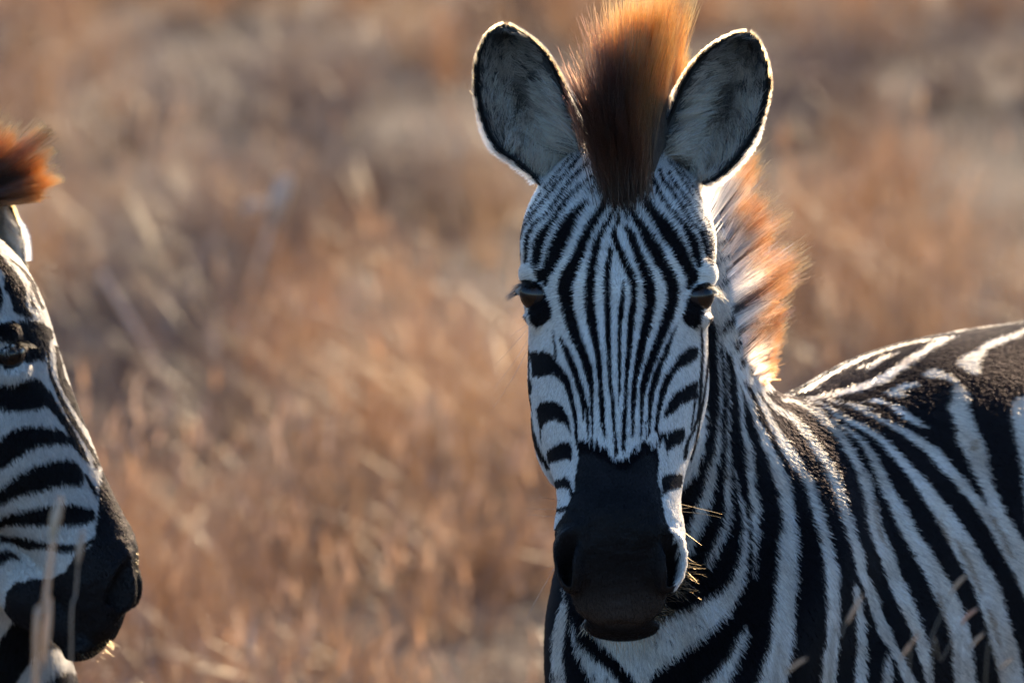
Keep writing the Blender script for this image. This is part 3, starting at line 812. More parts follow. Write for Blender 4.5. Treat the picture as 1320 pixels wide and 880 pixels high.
def fur_main():
    r = np.random.default_rng(11)
    face = N1 @ TOCAM
    infr = (PX > 560) & (PX < 1480) & (PY > -60) & (PY < 960)
    dens = np.where(lb == 0, 7.5e5, np.where(lb >= 4, 5.0e5, 3.4e5)) * FINE
    dens = dens * infr * smoothstep(-.55, -.25, face) * (lb != 3)
    dens = np.where((mz > .5), dens * .45, dens)
    # no fur inside the eye openings and nostrils
    for c, ax, rr in eyes1:
        dens *= ~(((V - c) ** 2).sum(1) < (rr * 1.02) ** 2)
    i, w = scatter(V, T, dens, r)
    P = (V[T[i]] * w[..., None]).sum(1); N = nrm((N1[T[i]] * w[..., None]).sum(1))
    L0 = lb[T[i, 0]]
    ja = np.where(L0 == 0, .55, 1.0)
    jit = [ja * (r.normal(0, .8, len(P)) + .5 * vnoise(P, .004, 70 + q_) + 1.0 * vnoise(P, .013, 72 + q_)) for q_ in (0, 1)]
    qx, qy = to_px(P)
    edge = np.exp(-((qy - 572) / 22) ** 2) * (L0 == 0) * (np.abs(qx - 798) < 62)
    sx = np.stack([qx * .001, 0 * qx, qy * .00012], 1)      # the dark of the nose runs up between the face stripes in points
    jit[1] = jit[1] + edge * (9 * vnoise(sx, .0036, 76) + 5 * vnoise(sx, .0013, 77) + r.normal(0, 2.0, len(P)))
    col, px, py, v = coat_main(P, L0, N, jit)
    # direction of the coat
    wh = F1.P(0, .155, .018)
    dr = nrm(P - wh)
    s_, t_, n_ = F1.L(P)
    dh = nrm(dr * 1.0 + F1.a * (.25 + 1.2 * smoothstep(.17, .30, t_))[:, None])
    dn = nrm(np.array([0.25, .12, -1.0])[None] + 0 * P)
    dbod = nrm(d1 * .75 - np.array([0, 0, .75]) + 0 * P)
    bl = smoothstep(-.25, .05, (P - W1) @ d1)[:, None]
    D = np.where((L0 == 0)[:, None], dh, dn * (1 - bl) + dbod * bl)
    ear = L0 >= 4
    inner = ear & (N @ TOCAM > 0)
    kk = np.zeros(len(P)); uu = np.zeros(len(P))
    for e, lab_ in ((0, 4), (1, 5)):
        m_ = L0 == lab_
        kk[m_], uu[m_] = ear_coords(P[m_], ears1[e])
        g = ears1[e][0]
        axis = nrm(g[-1].mean(0) - g[0].mean(0))
        side = nrm(g[20, -1] - g[20, 0])
        D[m_] = axis
        inn = m_ & inner
        D[inn] = nrm(axis * .75 - side * (uu[inn] * .9)[:, None] + TOCAM * .45)
    mzs = (mz[T[i]] * w).sum(1)
    fl = vnoise(P, .014, 3)[:, None] * np.array([1, 0, 0]) + vnoise(P, .014, 4)[:, None] * np.array([0, 0, 1]) + vnoise(P, .012, 5)[:, None] * np.array([0, 1, 0])
    D = tangent(nrm(D) + fl * np.where(L0 == 2, .16, .24)[:, None] + r.normal(0, .16, P.shape), N)
    # length
    Ln = np.where(L0 == 0, .0042 + .0036 * (1 - smoothstep(.03, .16, t_)) + .004 * smoothstep(-.10, -.18, n_), .0105)
    Ln = np.where(L0 == 2, .0095, Ln)
    Ln = np.where(mzs > .5, .0026, Ln)
    Ln = np.where(ear, .007, Ln)
    long_in = inner & False
    Ln = np.where(inner, .004, Ln)
    Ln = np.where(ear & ~inner, .011 - .004 * smoothstep(.3, .6, kk), Ln)
    Ln = Ln * (.7 + .6 * r.random(len(P)))
    lift = np.where(L0 == 0, .30, .26) + .22 * r.random(len(P)) + .10 * vnoise(P, .03, 9)
    lift = np.where(ear & ~inner, .55, lift); lift = np.where(long_in, .55, lift)
    S = strands(P, N, D, Ln, lift)
    along = P - D * (np.einsum('ij,ij->i', P, D) * .80)[:, None]      # streaks that follow the lie of the hair
    var = (1 + r.normal(0, .16, len(P)) + .34 * vnoise(along, .0034, 6) + .10 * vnoise(P, .03, 7))
    col = col * np.clip(var, .35, 1.30)[:, None]
    # stray hairs of the other colour soften the stripe borders
    col = np.where(mzs[:, None] > .5, np.array([.006, .005, .006]) * np.where(r.random((len(P), 1)) < .06, 6.0, 1.0), col)
    rad = np.where(L0 == 0, .00026, .00036) * r.uniform(.75, 1.3, len(P)); rad = np.where(ear, .00020, rad); rad = np.where(mzs > .5, .00014, rad)
    h = hair_object('coat_hair', S, np.clip(col, .003, .9), rad, rad * .35, FUR, None)
    h['kind'] = 'stuff'
    adopt(h, zebra)
    print('fur', len(P))
if FINE > 0:
    fur_main()

def ear_hair(ears, root):
    r = np.random.default_rng(51)
    SS, CC = [], []
    for e, (g, rows) in enumerate(ears):
        sg = -1 if e == 0 else 1                      # outer edge of the ear lies at u = sg
        nr, nc, _ = g.shape
        axis = nrm(g[-1].mean(0) - g[0].mean(0)); side = nrm(g[20, -1] - g[20, 0])
        ncl = 520
        ck = r.random(ncl) ** 1.25 * .80 + .02; cu = r.uniform(-.80, .80, ncl)
        per = 15
        ci = np.repeat(np.arange(ncl), per); n = len(ci)
        k = np.clip(ck[ci] + r.normal(0, .018, n), 0, .93); u = np.clip(cu[ci] + r.normal(0, .045, n), -.84, .84)
        a_, b_ = k * (nr - 1), (u + 1) / 2 * (nc - 1)
        i0, j0 = a_.astype(int).clip(0, nr - 2), b_.astype(int).clip(0, nc - 2)
        fa, fb = (a_ - i0)[:, None], (b_ - j0)[:, None]
        P = (g[i0, j0] * (1 - fa) * (1 - fb) + g[i0 + 1, j0] * fa * (1 - fb) + g[i0, j0 + 1] * (1 - fa) * fb + g[i0 + 1, j0 + 1] * fa * fb)
        inn = u * sg                                   # -1 next to the mane .. 1 outer edge
        cl = r.normal(0, 1, (ncl, 3))
        sweep = np.where(inn < .1, .85, -.35) * sg     # hair from the inner edge is combed across the opening
        D0 = nrm(axis * (.55 + .25 * inn)[:, None] + side * (sweep * .55)[:, None] + TOCAM * .75 + cl[ci] * .16 + r.normal(0, .08, (n, 3)))
        D1 = nrm(axis * (.75 - .2 * inn)[:, None] + side * (sweep * 1.0)[:, None] + TOCAM * .10 + cl[ci] * .25 + r.normal(0, .10, (n, 3)))
        L = (.012 + .020 * (1 - smoothstep(.15, .75, k)) * (1 - .45 * smoothstep(.0, .8, inn))) * r.uniform(.6, 1.15, n)
        t = np.linspace(0, 1, 6)[None, :, None]
        SS.append(P[:, None] + L[:, None, None] * (D0[:, None] * (t - .5 * t * t) + D1[:, None] * (.5 * t * t)))
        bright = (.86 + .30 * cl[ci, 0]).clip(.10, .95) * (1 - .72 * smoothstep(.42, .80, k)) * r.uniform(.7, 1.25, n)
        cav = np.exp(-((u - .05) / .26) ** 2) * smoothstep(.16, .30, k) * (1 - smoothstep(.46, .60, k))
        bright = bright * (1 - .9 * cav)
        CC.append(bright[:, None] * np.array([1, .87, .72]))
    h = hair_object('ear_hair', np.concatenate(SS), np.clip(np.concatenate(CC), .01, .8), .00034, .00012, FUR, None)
    adopt(h, root)
def ear_fringe(ears, root):
    """fine hair standing out from the rim and back of the ears"""
    r = np.random.default_rng(52)
    SS, CC = [], []
    for e, (g, rows) in enumerate(ears):
        nr, nc, _ = g.shape
        n = 5200
        k = r.random(n) * .985 + .01; sd_ = np.where(r.random(n) < .5, 0, nc - 1)
        a_ = k * (nr - 1); i0 = a_.astype(int).clip(0, nr - 2); f = (a_ - i0)[:, None]
        P = g[i0, sd_] * (1 - f) + g[i0 + 1, sd_] * f
        side = nrm(g[i0, nc - 1] - g[i0, 0]) * np.where(sd_ == 0, -1, 1)[:, None]
        axis = nrm(g[i0 + 1].mean(1) - g[i0].mean(1))
        tip = smoothstep(.80, .98, k)[:, None]
        P = P - TOCAM * r.uniform(.003, .012, (n, 1)) - side * .0022
        D = nrm(side * (1 - .6 * tip) + axis * (.35 + 1.2 * tip) - TOCAM * .25 + r.normal(0, .22, (n, 3)))
        L = (.0095 - .0045 * smoothstep(.25, .5, k)) * r.uniform(.6, 1.2, n)
        t = np.linspace(0, 1, 4)[None, :, None]
        SS.append(P[:, None] + L[:, None, None] * D[:, None] * t)
        up = smoothstep(.28, .55, k)[:, None]
        CC.append(np.array([.78, .70, .58]) * (1 - up) + np.array([.50, .27, .10]) * up)
    h = hair_object('ear_fringe', np.concatenate(SS), np.concatenate(CC), .00016, .00005, WHISK, None)
    adopt(h, root)
ear_fringe(ears1, zebra)
ear_hair(ears1, zebra)

# mane: rooted along the crest of the neck, root and tip guides
GUIDE = [  # root px,py,v   tip px,py,v
    (804,240,-.066, 796,176,-.040), (803,226,-.075, 772,116,-.062), (808,208,-.095, 792,52,-.10), (822,186,-.135, 820,-2,-.14),
    (846,176,-.175, 846,-8,-.19), (880,190,-.215, 884,96,-.25), (908,250,-.255, 948,170,-.29), (922,318,-.285, 984,252,-.32),
    (936,388,-.305, 1017,326,-.345), (950,440,-.335, 1010,384,-.37), (964,478,-.358, 1000,440,-.39), (978,492,-.372, 994,472,-.395)]
MANE_F = hair_material('forelock_hair', rough=.28, tip=True, a=.25, b=1.0, ior=1.45)
MANE_N = hair_material('neck_mane_hair', rough=.30, tip=True, a=.62, b=.90, ior=1.40)
def mane_main():
    r = np.random.default_rng(21)
    n = int(26000 * max(FINE, .3))
    G = np.array([np.concatenate([at(*g[:3]), at(*g[3:])]) for g in GUIDE])
    s = r.random(n) ** .92 * (len(GUIDE) - 1)
    g = interp(s, np.arange(len(GUIDE)), G)
    root, tip = g[:, :3], g[:, 3:]
    fwd = smoothstep(1.2, 5.0, s)
    lat = nrm((1 - fwd)[:, None] * RIGHT + fwd[:, None] * (RIGHT * .35 + TOCAM * .95))
    off = r.normal(0, 1, n).clip(-2.0, 2.0)
    width = .0105 + .005 * smoothstep(.5, 2.5, s) - .006 * smoothstep(9, 11, s)
    L = np.linalg.norm(tip - root, axis=1)
    dir0 = nrm(tip - root)
    # strands on the near side of the neck are rooted lower down
    low = (r.random(n) * .042 * (off > -.3)) * smoothstep(5.0, 6.5, s) * (1 - .65 * smoothstep(9, 11, s))
    root = root + lat * (off * width)[:, None] - dir0 * (.012 + low)[:, None]
    fr = 1 - smoothstep(.8, 2.4, s)
    root = root + (fr * r.normal(0, .012, n))[:, None] * UP + (fr * r.normal(0, .007, n))[:, None] * RIGHT
    # near-side strands start on the skin of the neck, as seen along the line of sight
    from mathutils.bvhtree import BVHTree
    sel = V[:, 2] > 1.15
    tri = T[sel[T].all(1)]
    bvh = BVHTree.FromPolygons(V.tolist(), tri.tolist())
    for i_ in np.nonzero(((s > 5.6) & (off > -.3)) | (s < 1.9))[0]:
        dv_ = root[i_] - CAM
        hit = bvh.ray_cast(Vector(CAM + dv_ * .93), Vector(dv_), 2.0)
        if hit[0] is not None and (np.array(hit[0]) - root[i_]) @ TOCAM < .16:
            hp_ = np.array(hit[0])
            if abs((hp_ - root[i_]) @ TOCAM) < .12:
                root[i_] = hp_ - TOCAM * .002
    nc = 620
    cs = r.random(nc) * (len(GUIDE) - 1); co = r.normal(0, 1, nc)
    cdv = r.normal(0, 1, (nc, 3))
    kd = kdtree.KDTree(nc)
    for i_ in range(nc):
        kd.insert((cs[i_], co[i_] * .35, 0), i_)
    kd.balance()
    ci = np.array([kd.find((s[i_], off[i_] * .35, 0))[1] for i_ in range(n)])
    ln = np.clip(.86 + .115 * cdv[ci, 0] + r.normal(0, .09, n), .45, 1.15)
    dirv = nrm(tip - root)
    spread = (off * (.13 + .16 * (1 - fwd)))[:, None] * lat
    # every clump leans its own way and its strands draw together at the tip
    coff = (co[ci] - off) * width
    d0 = nrm(dirv + spread * .5 + r.normal(0, .025, (n, 3)))
    d2 = nrm(dirv + spread + cdv[ci] * .15 + lat * (coff / np.maximum(L, .03) * .9)[:, None] + r.normal(0, .055, (n, 3)))
    k = 8
    t = np.linspace(0, 1, k)[None, :, None]
    Ln = (L + .012 + low) * ln
    S = root[:, None] + Ln[:, None, None] * (d0[:, None] * (t - .5 * t * t) + d2[:, None] * (.5 * t * t))
    mx_, my_ = to_px(S[:, 2])
    v = body.sample(mx_, my_)
    neck = s > 5.3
    white = neck & (v > .5)
    base = np.where(white[:, None], np.array([.66, .61, .54]), np.array([.012, .007, .005]))
    rust = np.array([.170, .052, .009]) + smoothstep(4.5, 6, s)[:, None] * np.array([-.090, -.026, -.003])
    tipc = rust * (.55 + .8 * r.random((n, 1)))
    # the forelock is nearly black in front
    dk = (1 - smoothstep(1.2, 3.4, s + off * .6 + .45 * cdv[ci, 1]))[:, None]
    tipc = tipc * (1 - dk) + np.array([.016, .006, .003]) * dk
    cb_ = np.clip(1 + .38 * cdv[ci, 2], .3, 1.8)[:, None]
    basec = base * (.6 + .6 * r.random((n, 1))) * np.minimum(cb_, 1.25)
    tipc = tipc * cb_
    for nm, mk, mt in (('forelock', ~neck, MANE_F), ('mane', neck, MANE_N)):
        h = hair_object(nm, S[mk], np.clip(basec[mk], .003, .9), .00032, .00010, mt, None, tip=np.clip(tipc[mk], .004, .9))
        adopt(h, zebra)
mane_main()
# ------------------------------------------------------------------ eyes, lashes, whiskers
def eye_material():
    m, nt, p = mat('eye_surface')
    a = node(nt, 'ShaderNodeAttribute', attribute_name='coat')
    nt.links.new(a.outputs['Color'], p.inputs['Base Color'])
    p.inputs['Roughness'].default_value = .25
    p.inputs['Specular IOR Level'].default_value = .2
    p.inputs['Coat Weight'].default_value = .35
    p.inputs['Coat Roughness'].default_value = .02
    return m
EYE = eye_material()
def make_eye(c, ax, r, F, root, dark=1.0):
    up = nrm(-F.a - ax * (-F.a @ ax)); sd = np.cross(up, ax)
    n = 40
    th = np.linspace(.02, math.pi - .02, n)[:, None]; ph = np.linspace(0, 2 * math.pi, 2 * n, endpoint=False)[None]
    bulge = 1 + .07 * np.exp(-(th / .55) ** 2)
    R = c + r * (bulge * np.cos(th) + 0 * ph)[..., None] * ax + r * (np.sin(th) * np.cos(ph))[..., None] * sd + r * (np.sin(th) * np.sin(ph))[..., None] * up
    sh = Shell(); sh.tube(R, 0)
    Vv = np.concatenate(sh.v)
    ob = new_mesh_object('eye', Vv, sh.f)
    q = (Vv - c) / r
    u, v = q @ sd, q @ up
    pup = np.sqrt((u / .52) ** 2 + (v / .28) ** 2) < 1
    iris = np.sqrt(u * u + v * v) < .80
    col = np.where(pup[:, None], [.004, .004, .006], np.where(iris[:, None], [.022, .009, .004], [.012, .009, .009]))
    set_attr(ob.data, 'coat', col.astype(float) * dark)
    ob.data.materials.append(EYE)
    adopt(ob, root)
    return ob, up, sd

def bristles(name, P0, P1, bend, r0, col, root, k=7, kind=None):
    """stiff single hairs from P0 to P1 with a sideways bend"""
    t = np.linspace(0, 1, k)[None, :, None]
    S = P0[:, None] * (1 - t) + P1[:, None] * t + (t * (1 - t))[..., :] * bend[:, None]
    h = hair_object(name, S, col, r0, r0 * .3, WHISK, None)
    adopt(h, root)
    return h

def lashes(c, ax, r, up, sd, root, n, seed, out, ln=.017):
    rr = np.random.default_rng(seed)
    a = rr.uniform(.15, math.pi - .15, n)
    base = c + r * 1.02 * (np.cos(a)[:, None] * sd * .78 + np.sin(a)[:, None] * up * .60 + .62 * ax)
    d = nrm(ax * .75 + np.cos(a)[:, None] * sd * .45 - up * (.35 + .15 * rr.random((n, 1))) + rr.normal(0, .12, (n, 3)) + out)
    L = ln * (.7 + .5 * rr.random(n))
    bristles('eyelashes', base, base + d * L[:, None], up * (L * .5)[:, None] * np.ones((n, 1)), .00022, np.full((n, 3), .003), root)

for k_, (c, ax, r) in enumerate(eyes1):
    ob, up_, sd_ = make_eye(c, ax, r, F1, zebra)
    lashes(c, ax, r, up_, sd_, zebra, 160 if k_ == 0 else 70, 30 + k_, RIGHT * (-.15 if k_ == 0 else .1))

def whiskers_main():
    r = np.random.default_rng(5)
    P0, P1, bd, cl = [], [], [], []
    gold = np.array([.20, .095, .032]); dark = np.array([.035, .025, .02]); pale = np.array([.5, .42, .32])
    def add(a, b, c=gold, va=None, vb=None, bend=.12):
        va_, vb_ = va, vb
        A = at(*a, va_); Bp = at(*b, vb_)
        P0.append(A); P1.append(Bp); bd.append(r.normal(0, 1, 3) * np.linalg.norm(Bp - A) * bend); cl.append(c * (.8 + .4 * r.random()))
    for x in np.linspace(750, 848, 90):            # beard under the lower lip
        y = 806 + 7 * math.sin((x - 748) / 100 * math.pi)
        L = r.uniform(8, 40) * (.4 + .6 * math.exp(-((x - 812) / 26) ** 2))
        add((x, y), (x + r.normal(2, 5) + (x - 800) * .10, y + L), gold * 3.0, -.045, -.025)  # beard colour brightened to stand in for sunlight under the chin
    for x in np.linspace(742, 766, 9):
        add((x, 796 + (x - 742) * .4), (x - r.uniform(0, 6), 800 + (x - 742) * .4 + r.uniform(6, 16)), dark, -.03, -.02)
    for k in range(80):                             # right corner of the mouth
        t = r.random()
        x, y = 877 - 36 * t, 722 + 78 * t
        L = r.uniform(8, 34) * (1.3 - .3 * t)
        a = r.uniform(-.35, .95)
        add((x, y), (x + L * math.cos(a), y + L * math.sin(a)), gold, -.015, r.uniform(-.02, .03))
    for k in range(7):
        add((874 - k * 2, 738 + k * 4), (r.uniform(892, 906), r.uniform(743, 775)), gold, -.015, .01)
    for a, b in (((868, 650), (928, 663)), ((874, 660), (928, 667)), ((896, 684), (912, 702)), ((880, 712), (897, 725)), ((866, 748), (874, 771)), ((869, 745), (873, 768)), ((880,655),(903,650))):
        add(a, b, gold * 1.2, -.01, .02)
    for a, b in (((716, 726), (676, 800)), ((717, 654), (676, 654)), ((717, 666), (678, 663)), ((720, 644), (690, 640)), ((714, 730), (698, 732)), ((716, 734), (702, 740))):
        add(a, b, dark * 1.5, -.01, .02, .06)
    for a, b in (((678, 420), (636, 470)), ((677, 428), (634, 500)), ((676, 440), (632, 526)), ((677, 416), (652, 436))):
        add(a, b, dark, -.10, -.06, .25)
    P0_, P1_ = np.array(P0), np.array(P1)
    from mathutils.bvhtree import BVHTree          # root every whisker on the skin
    bvh = BVHTree.FromPolygons(V.tolist(), T[(lb == 0)[T].all(1)].tolist())
    for i_ in range(len(P0_)):
        q_ = bvh.find_nearest(Vector(P0_[i_]))[0]
        if q_ is not None:
            sh_ = np.array(q_) - P0_[i_]
            P0_[i_] += sh_; P1_[i_] += sh_ - RIGHT * (sh_ @ RIGHT) * .5 - UP * (sh_ @ UP) * .5
    bristles('whiskers', P0_ - nrm(P1_ - P0_) * .006, P1_, np.array(bd), .00023, np.clip(np.array(cl), .01, .9), zebra)
whiskers_main()
# ------------------------------------------------------------------ the second zebra, seen from the side
def build_second():
    sh = Shell()
    ti = math.radians(24.5); dl = math.radians(3)
    a = math.sin(ti) * RIGHT - math.cos(ti) * UP
    n = math.cos(dl) * (math.cos(ti) * RIGHT + math.sin(ti) * UP) + math.sin(dl) * TOCAM
    k = .94
    V2 = -.42
    F = Frame(np.zeros(3), a, n, k)
    F.O = at(71, 430, V2) - k * (.140 * F.a + .018 * F.n)
    head_piece(sh, F, .68)
    for t_, n_, p_, q_, r_ in ((.475, -.112, .036, .040, .034), (.42, -.142, .036, .055, .042), (.35, -.175, .040, .07, .052)):     # lower jaw
        sh.ellipsoid(F.P(0, t_, n_), [k * p_ * F.s, k * q_ * F.a, k * r_ * F.n], 0)
    e1 = ear_piece(sh, [(10,338,33,338),(2,318,32,318),(-12,296,29,298),(-25,272,22,280),(-32,254,13,258),(-30,240,2,244),(-24,232,-12,235)], -.46, -.48, .020, 4)
    e2 = ear_piece(sh, [(-70,330,-30,322),(-92,300,-20,290),(-112,270,-26,250),(-122,236,-40,214),(-120,200,-60,180),(-110,172,-84,165),(-100,160,-92,160)], -.34, -.33, .035, 5)
    d = nrm(np.array([-.93, .36, 0])); l = np.array([d[1], -d[0], 0])
    dors = [(-5,305,-.44),(-70,280,-.47),(-150,330,-.55),(-240,430,-.63),(-340,520,-.72),(-440,560,-.80)]
    vent = [(-30,560,-.46),(20,660,-.50),(40,750,-.55),(72,840,-.58),(100,940,-.62),(40,1120,-.7)]
    neck_piece(sh, dors, vent, [.070,.078,.088,.105,.135,.14], [F.s, F.s, F.s, -l * .5 + F.s * .5, -l, -l] if (F.s @ -l) > 0 else [F.s, F.s, F.s, l * .5 + F.s * .5, l, l], [.1, .1, .1, .05, .0, .0])
    W0 = at(-340, 520, -.72)
    d, l = torso_piece(sh, W0, d, [(-.40,-.38,.22,.08),(-.32,-.26,.42,.155),(-.18,-.12,.56,.195),(0,0,.64,.21),(.2,.02,.67,.23),(.4,.02,.67,.255),(.6,.02,.65,.265),(.82,.03,.57,.25),(1.0,.01,.48,.21),(1.1,-.05,.36,.15),(1.15,-.12,.22,.08)])
    g = W0 * [1, 1, 0]
    for sg in (-1, 1):
        leg_piece(sh, g - .12 * d + sg * .105 * l, d, l, FORE, .80)
        leg_piece(sh, g + .92 * d + sg * .12 * l, d, l, HIND, .86)
    tp = curve([W0 + 1.10 * d - [0, 0, .06], W0 + 1.18 * d - [0, 0, .16], W0 + 1.20 * d - [0, 0, .36], W0 + 1.19 * d - [0, 0, .60]], 24)
    tr = curve(np.array([.035, .028, .022, .018])[:, None], 24)
    th = np.linspace(0, 2 * math.pi, 16, endpoint=False)
    sh.tube(tp[:, None] + tr[:, None] * (np.cos(th)[None, :, None] * d + np.sin(th)[None, :, None] * l), 3)
    me, V, T, E, lb = grow_together(sh, .0045, 'body')
    soft = fields(E, len(V), np.where(lb == 0, .0, np.where(lb >= 4, .0, 1.0)), 10)
    V = relax(V, E, .15 + .35 * soft, 5)
    V = relax(V, E, .55 * soft, 120)
    eyes = [(F.P(sg * .092, .142, -.034), nrm(F.D(sg * .80, .10, .60)), .0195 * k) for sg in (-1, 1)]
    V = carve(V, F, eyes)
    near = np.zeros(len(V))
    for c, ax, r in eyes:
        near = np.maximum(near, np.exp(-((V - c) ** 2).sum(1) / (r * 1.6) ** 2))
    V = relax(V, E, .5 * near, 2)
    me.vertices.foreach_set('co', V.astype(np.float32).ravel()); me.update()
    me.polygons.foreach_set('use_smooth', np.ones(len(me.polygons), bool))
    return me, V, T, E, lb, F, eyes, d, l, W0, (e1, e2)
me2, V2_, T2, E2, lb2, F2, eyes2, d2, l2, W2, ears2 = build_second()
zebra2 = thing('zebra', 'striped zebra seen in profile, dark muzzle pointing down past a blurred grass stem', 'zebra', tuple(W2 * [1, 1, 0]), 'zebras in the dry grass')
o2 = bpy.data.objects.new('body', me2); COL.objects.link(o2); adopt(o2, zebra2)
N2 = vert_normals(V2_, T2)
def coat_second(P, lb, N):
    px, py = to_px(P)
    s_, t_, n_ = F2.L(P)
    far = (lb == 0) & (s_ > .03) & (N @ TOCAM < -.15)
    Q = P.copy(); Q[far] = P[far] - 2 * F2.k * s_[far][:, None] * F2.s
    hx, hy = to_px(Q)
    v = np.ones(len(P))
    h = lb == 0
    v[h] = head2.sample(hx[h], hy[h])
    b = (lb == 1) | (lb == 2) | (lb == 3)
    q = P - W2
    ph = (q @ d2) * 14 + (P[:, 2] - 1.2) * np.where(lb == 1, 9, -3) * 1.0 + .35 * vnoise(P, .2, 2)
    v[b] = (np.sin(ph[b] * 2 * math.pi) > .25)
    lg = lb == 3
    v[lg] = (np.sin(P[lg, 2] * 150) > 0) & (P[lg, 2] > .09)
    C = BLACK + (WHITE * .72 - BLACK) * v[:, None]  # white coat darkened to stand in for this zebra's deeper shade
    for e, lab_ in ((0, 4), (1, 5)):
        k = lb == lab_
        if k.any():
            kk, uu = ear_coords(P[k], ears2[e]); C[k] = ear_color(kk, uu, N[k] @ TOCAM > 0)
    return C, px, py, t_, s_
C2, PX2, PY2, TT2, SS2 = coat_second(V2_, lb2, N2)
muz2 = ((lb2 == 0) & (TT2 > .36)).astype(float)
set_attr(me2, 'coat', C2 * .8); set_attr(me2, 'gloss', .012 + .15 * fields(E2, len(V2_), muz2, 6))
me2.materials.append(SKIN)
def fur_second():
    r = np.random.default_rng(12)
    infr = (PX2 > -170) & (PX2 < 260) & (PY2 > 100) & (PY2 < 960)
    dens = np.where(lb2 == 0, 3.2e5, 2.2e5) * FINE * infr * smoothstep(-.55, -.25, N2 @ TOCAM) * (lb2 != 3)
    for c, ax, rr in eyes2:
        dens *= ~(((V2_ - c) ** 2).sum(1) < (rr * 1.02) ** 2)
    i, w = scatter(V2_, T2, dens, r)
    P = (V2_[T2[i]] * w[..., None]).sum(1); N = nrm((N2[T2[i]] * w[..., None]).sum(1))
    L0 = lb2[T2[i, 0]]
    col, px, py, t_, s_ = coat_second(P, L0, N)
    D = np.where((L0 == 0)[:, None], nrm(F2.a + .3 * nrm(P - F2.P(0, .155, .018))), nrm(np.array([-.4, .1, -1.0]) + 0 * P))
    fl = r.normal(0, .16, P.shape) + vnoise(P, .014, 3)[:, None] * np.array([.3, .1, .3])
    D = tangent(D + fl, N)
    vel = smoothstep(.34, .42, t_) * (L0 == 0)
    Ln = np.where(L0 == 0, .0065, .010) * (1 - .6 * vel) * (.7 + .6 * r.random(len(P)))
    lift = .30 + .22 * r.random(len(P))
    S = strands(P, N, D, Ln, lift)
    col = col * np.clip(1 + r.normal(0, .13, len(P)), .5, 1.4)[:, None]
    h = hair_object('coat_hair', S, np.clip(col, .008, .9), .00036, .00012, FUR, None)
    h['kind'] = 'stuff'
    adopt(h, zebra2)
if FINE > 0:
    fur_second()
def mane_second():
    r = np.random.default_rng(22)
    n = 7000
    GD = [(-8,322,-.43, 14,246,-.42),(-50,272,-.43, 52,236,-.42),(-56,276,-.44, 60,224,-.43),(-48,276,-.45, 46,186,-.45),(-70,276,-.46, 24,146,-.46),(-110,296,-.49, -40,140,-.50),(-160,336,-.54, -120,190,-.55)]
    GD[0] = (-46,268,-.43, 40,242,-.42)
    G = np.array([np.concatenate([at(*g[:3]), at(*g[3:])]) for g in GD])
    s = r.random(n) * (len(GD) - 1)
    g = interp(s, np.arange(len(GD)), G)
    off = r.normal(0, 1, n).clip(-2, 2)
    root = g[:, :3] + TOCAM * (off * .012)[:, None]; tip = g[:, 3:] + TOCAM * (off * .022)[:, None]
    nc = 110
    cs = r.random(nc) * (len(GD) - 1); order = np.argsort(cs); cs = cs[order]; cd = r.normal(0, 1, (nc, 3))
    ci = np.clip(np.searchsorted(cs, s), 0, nc - 1)
    L = np.linalg.norm(tip - root, axis=1) * np.clip(.86 + .13 * cd[ci, 0] + r.normal(0, .06, n), .45, 1.15)
    dv = nrm(nrm(tip - root) + r.normal(0, .03, (n, 3)) + cd[ci] * .075)
    t = np.linspace(0, 1, 7)[None, :, None]
    S = root[:, None] + L[:, None, None] * dv[:, None] * t + (L * .06)[:, None, None] * t * t * np.array([0, 0, -1.0])
    base = np.array([.018, .010, .007]) * (.7 + .6 * r.random((n, 1)))
    tipc = np.array([.080, .024, .005]) * (.6 + .7 * r.random((n, 1))) * np.clip(1 + .5 * cd[ci, 1], .2, 1.8)[:, None]
    h = hair_object('mane', S, base, .00042, .00014, MANE2, None, tip=tipc)
    adopt(h, zebra2)
MANE2 = hair_material('mane_hair_dark', rough=.30, tip=True, a=.62, b=1.0)
mane_second()
ear_hair(ears2, zebra2)
ear_fringe(ears2, zebra2)
for k_, (c, ax, r) in enumerate(eyes2):
    ob, up_, sd_ = make_eye(c, ax, r, F2, zebra2, .35)
    lashes(c, ax, r, up_, sd_, zebra2, 70, 40 + k_, 0 * RIGHT)
def whiskers_second():
    r = np.random.default_rng(6)
    A, Bq, cl = [], [], []
    for k in range(26):
        x, y = r.uniform(92, 140), 0
        y = 838 - max(0, (x - 112)) * .6
        A.append(at(x, y - 3, -.40)); Bq.append(at(x + r.uniform(2, 26), y + r.uniform(3, 16), -.38)); cl.append([.26, .14, .05])
    for k in range(30):
        y = r.uniform(700, 800); x = np.interp(y, [700, 735, 765, 800], [170, 172, 160, 141])
        A.append(at(x - 3, y, -.42)); Bq.append(at(x + r.uniform(2, 9), y + r.uniform(0, 7), -.41)); cl.append([.3, .18, .07])
    A, Bq = np.array(A), np.array(Bq)
    bristles('whiskers', A, Bq, r.normal(0, .002, A.shape), .00028, np.array(cl), zebra2)
whiskers_second()
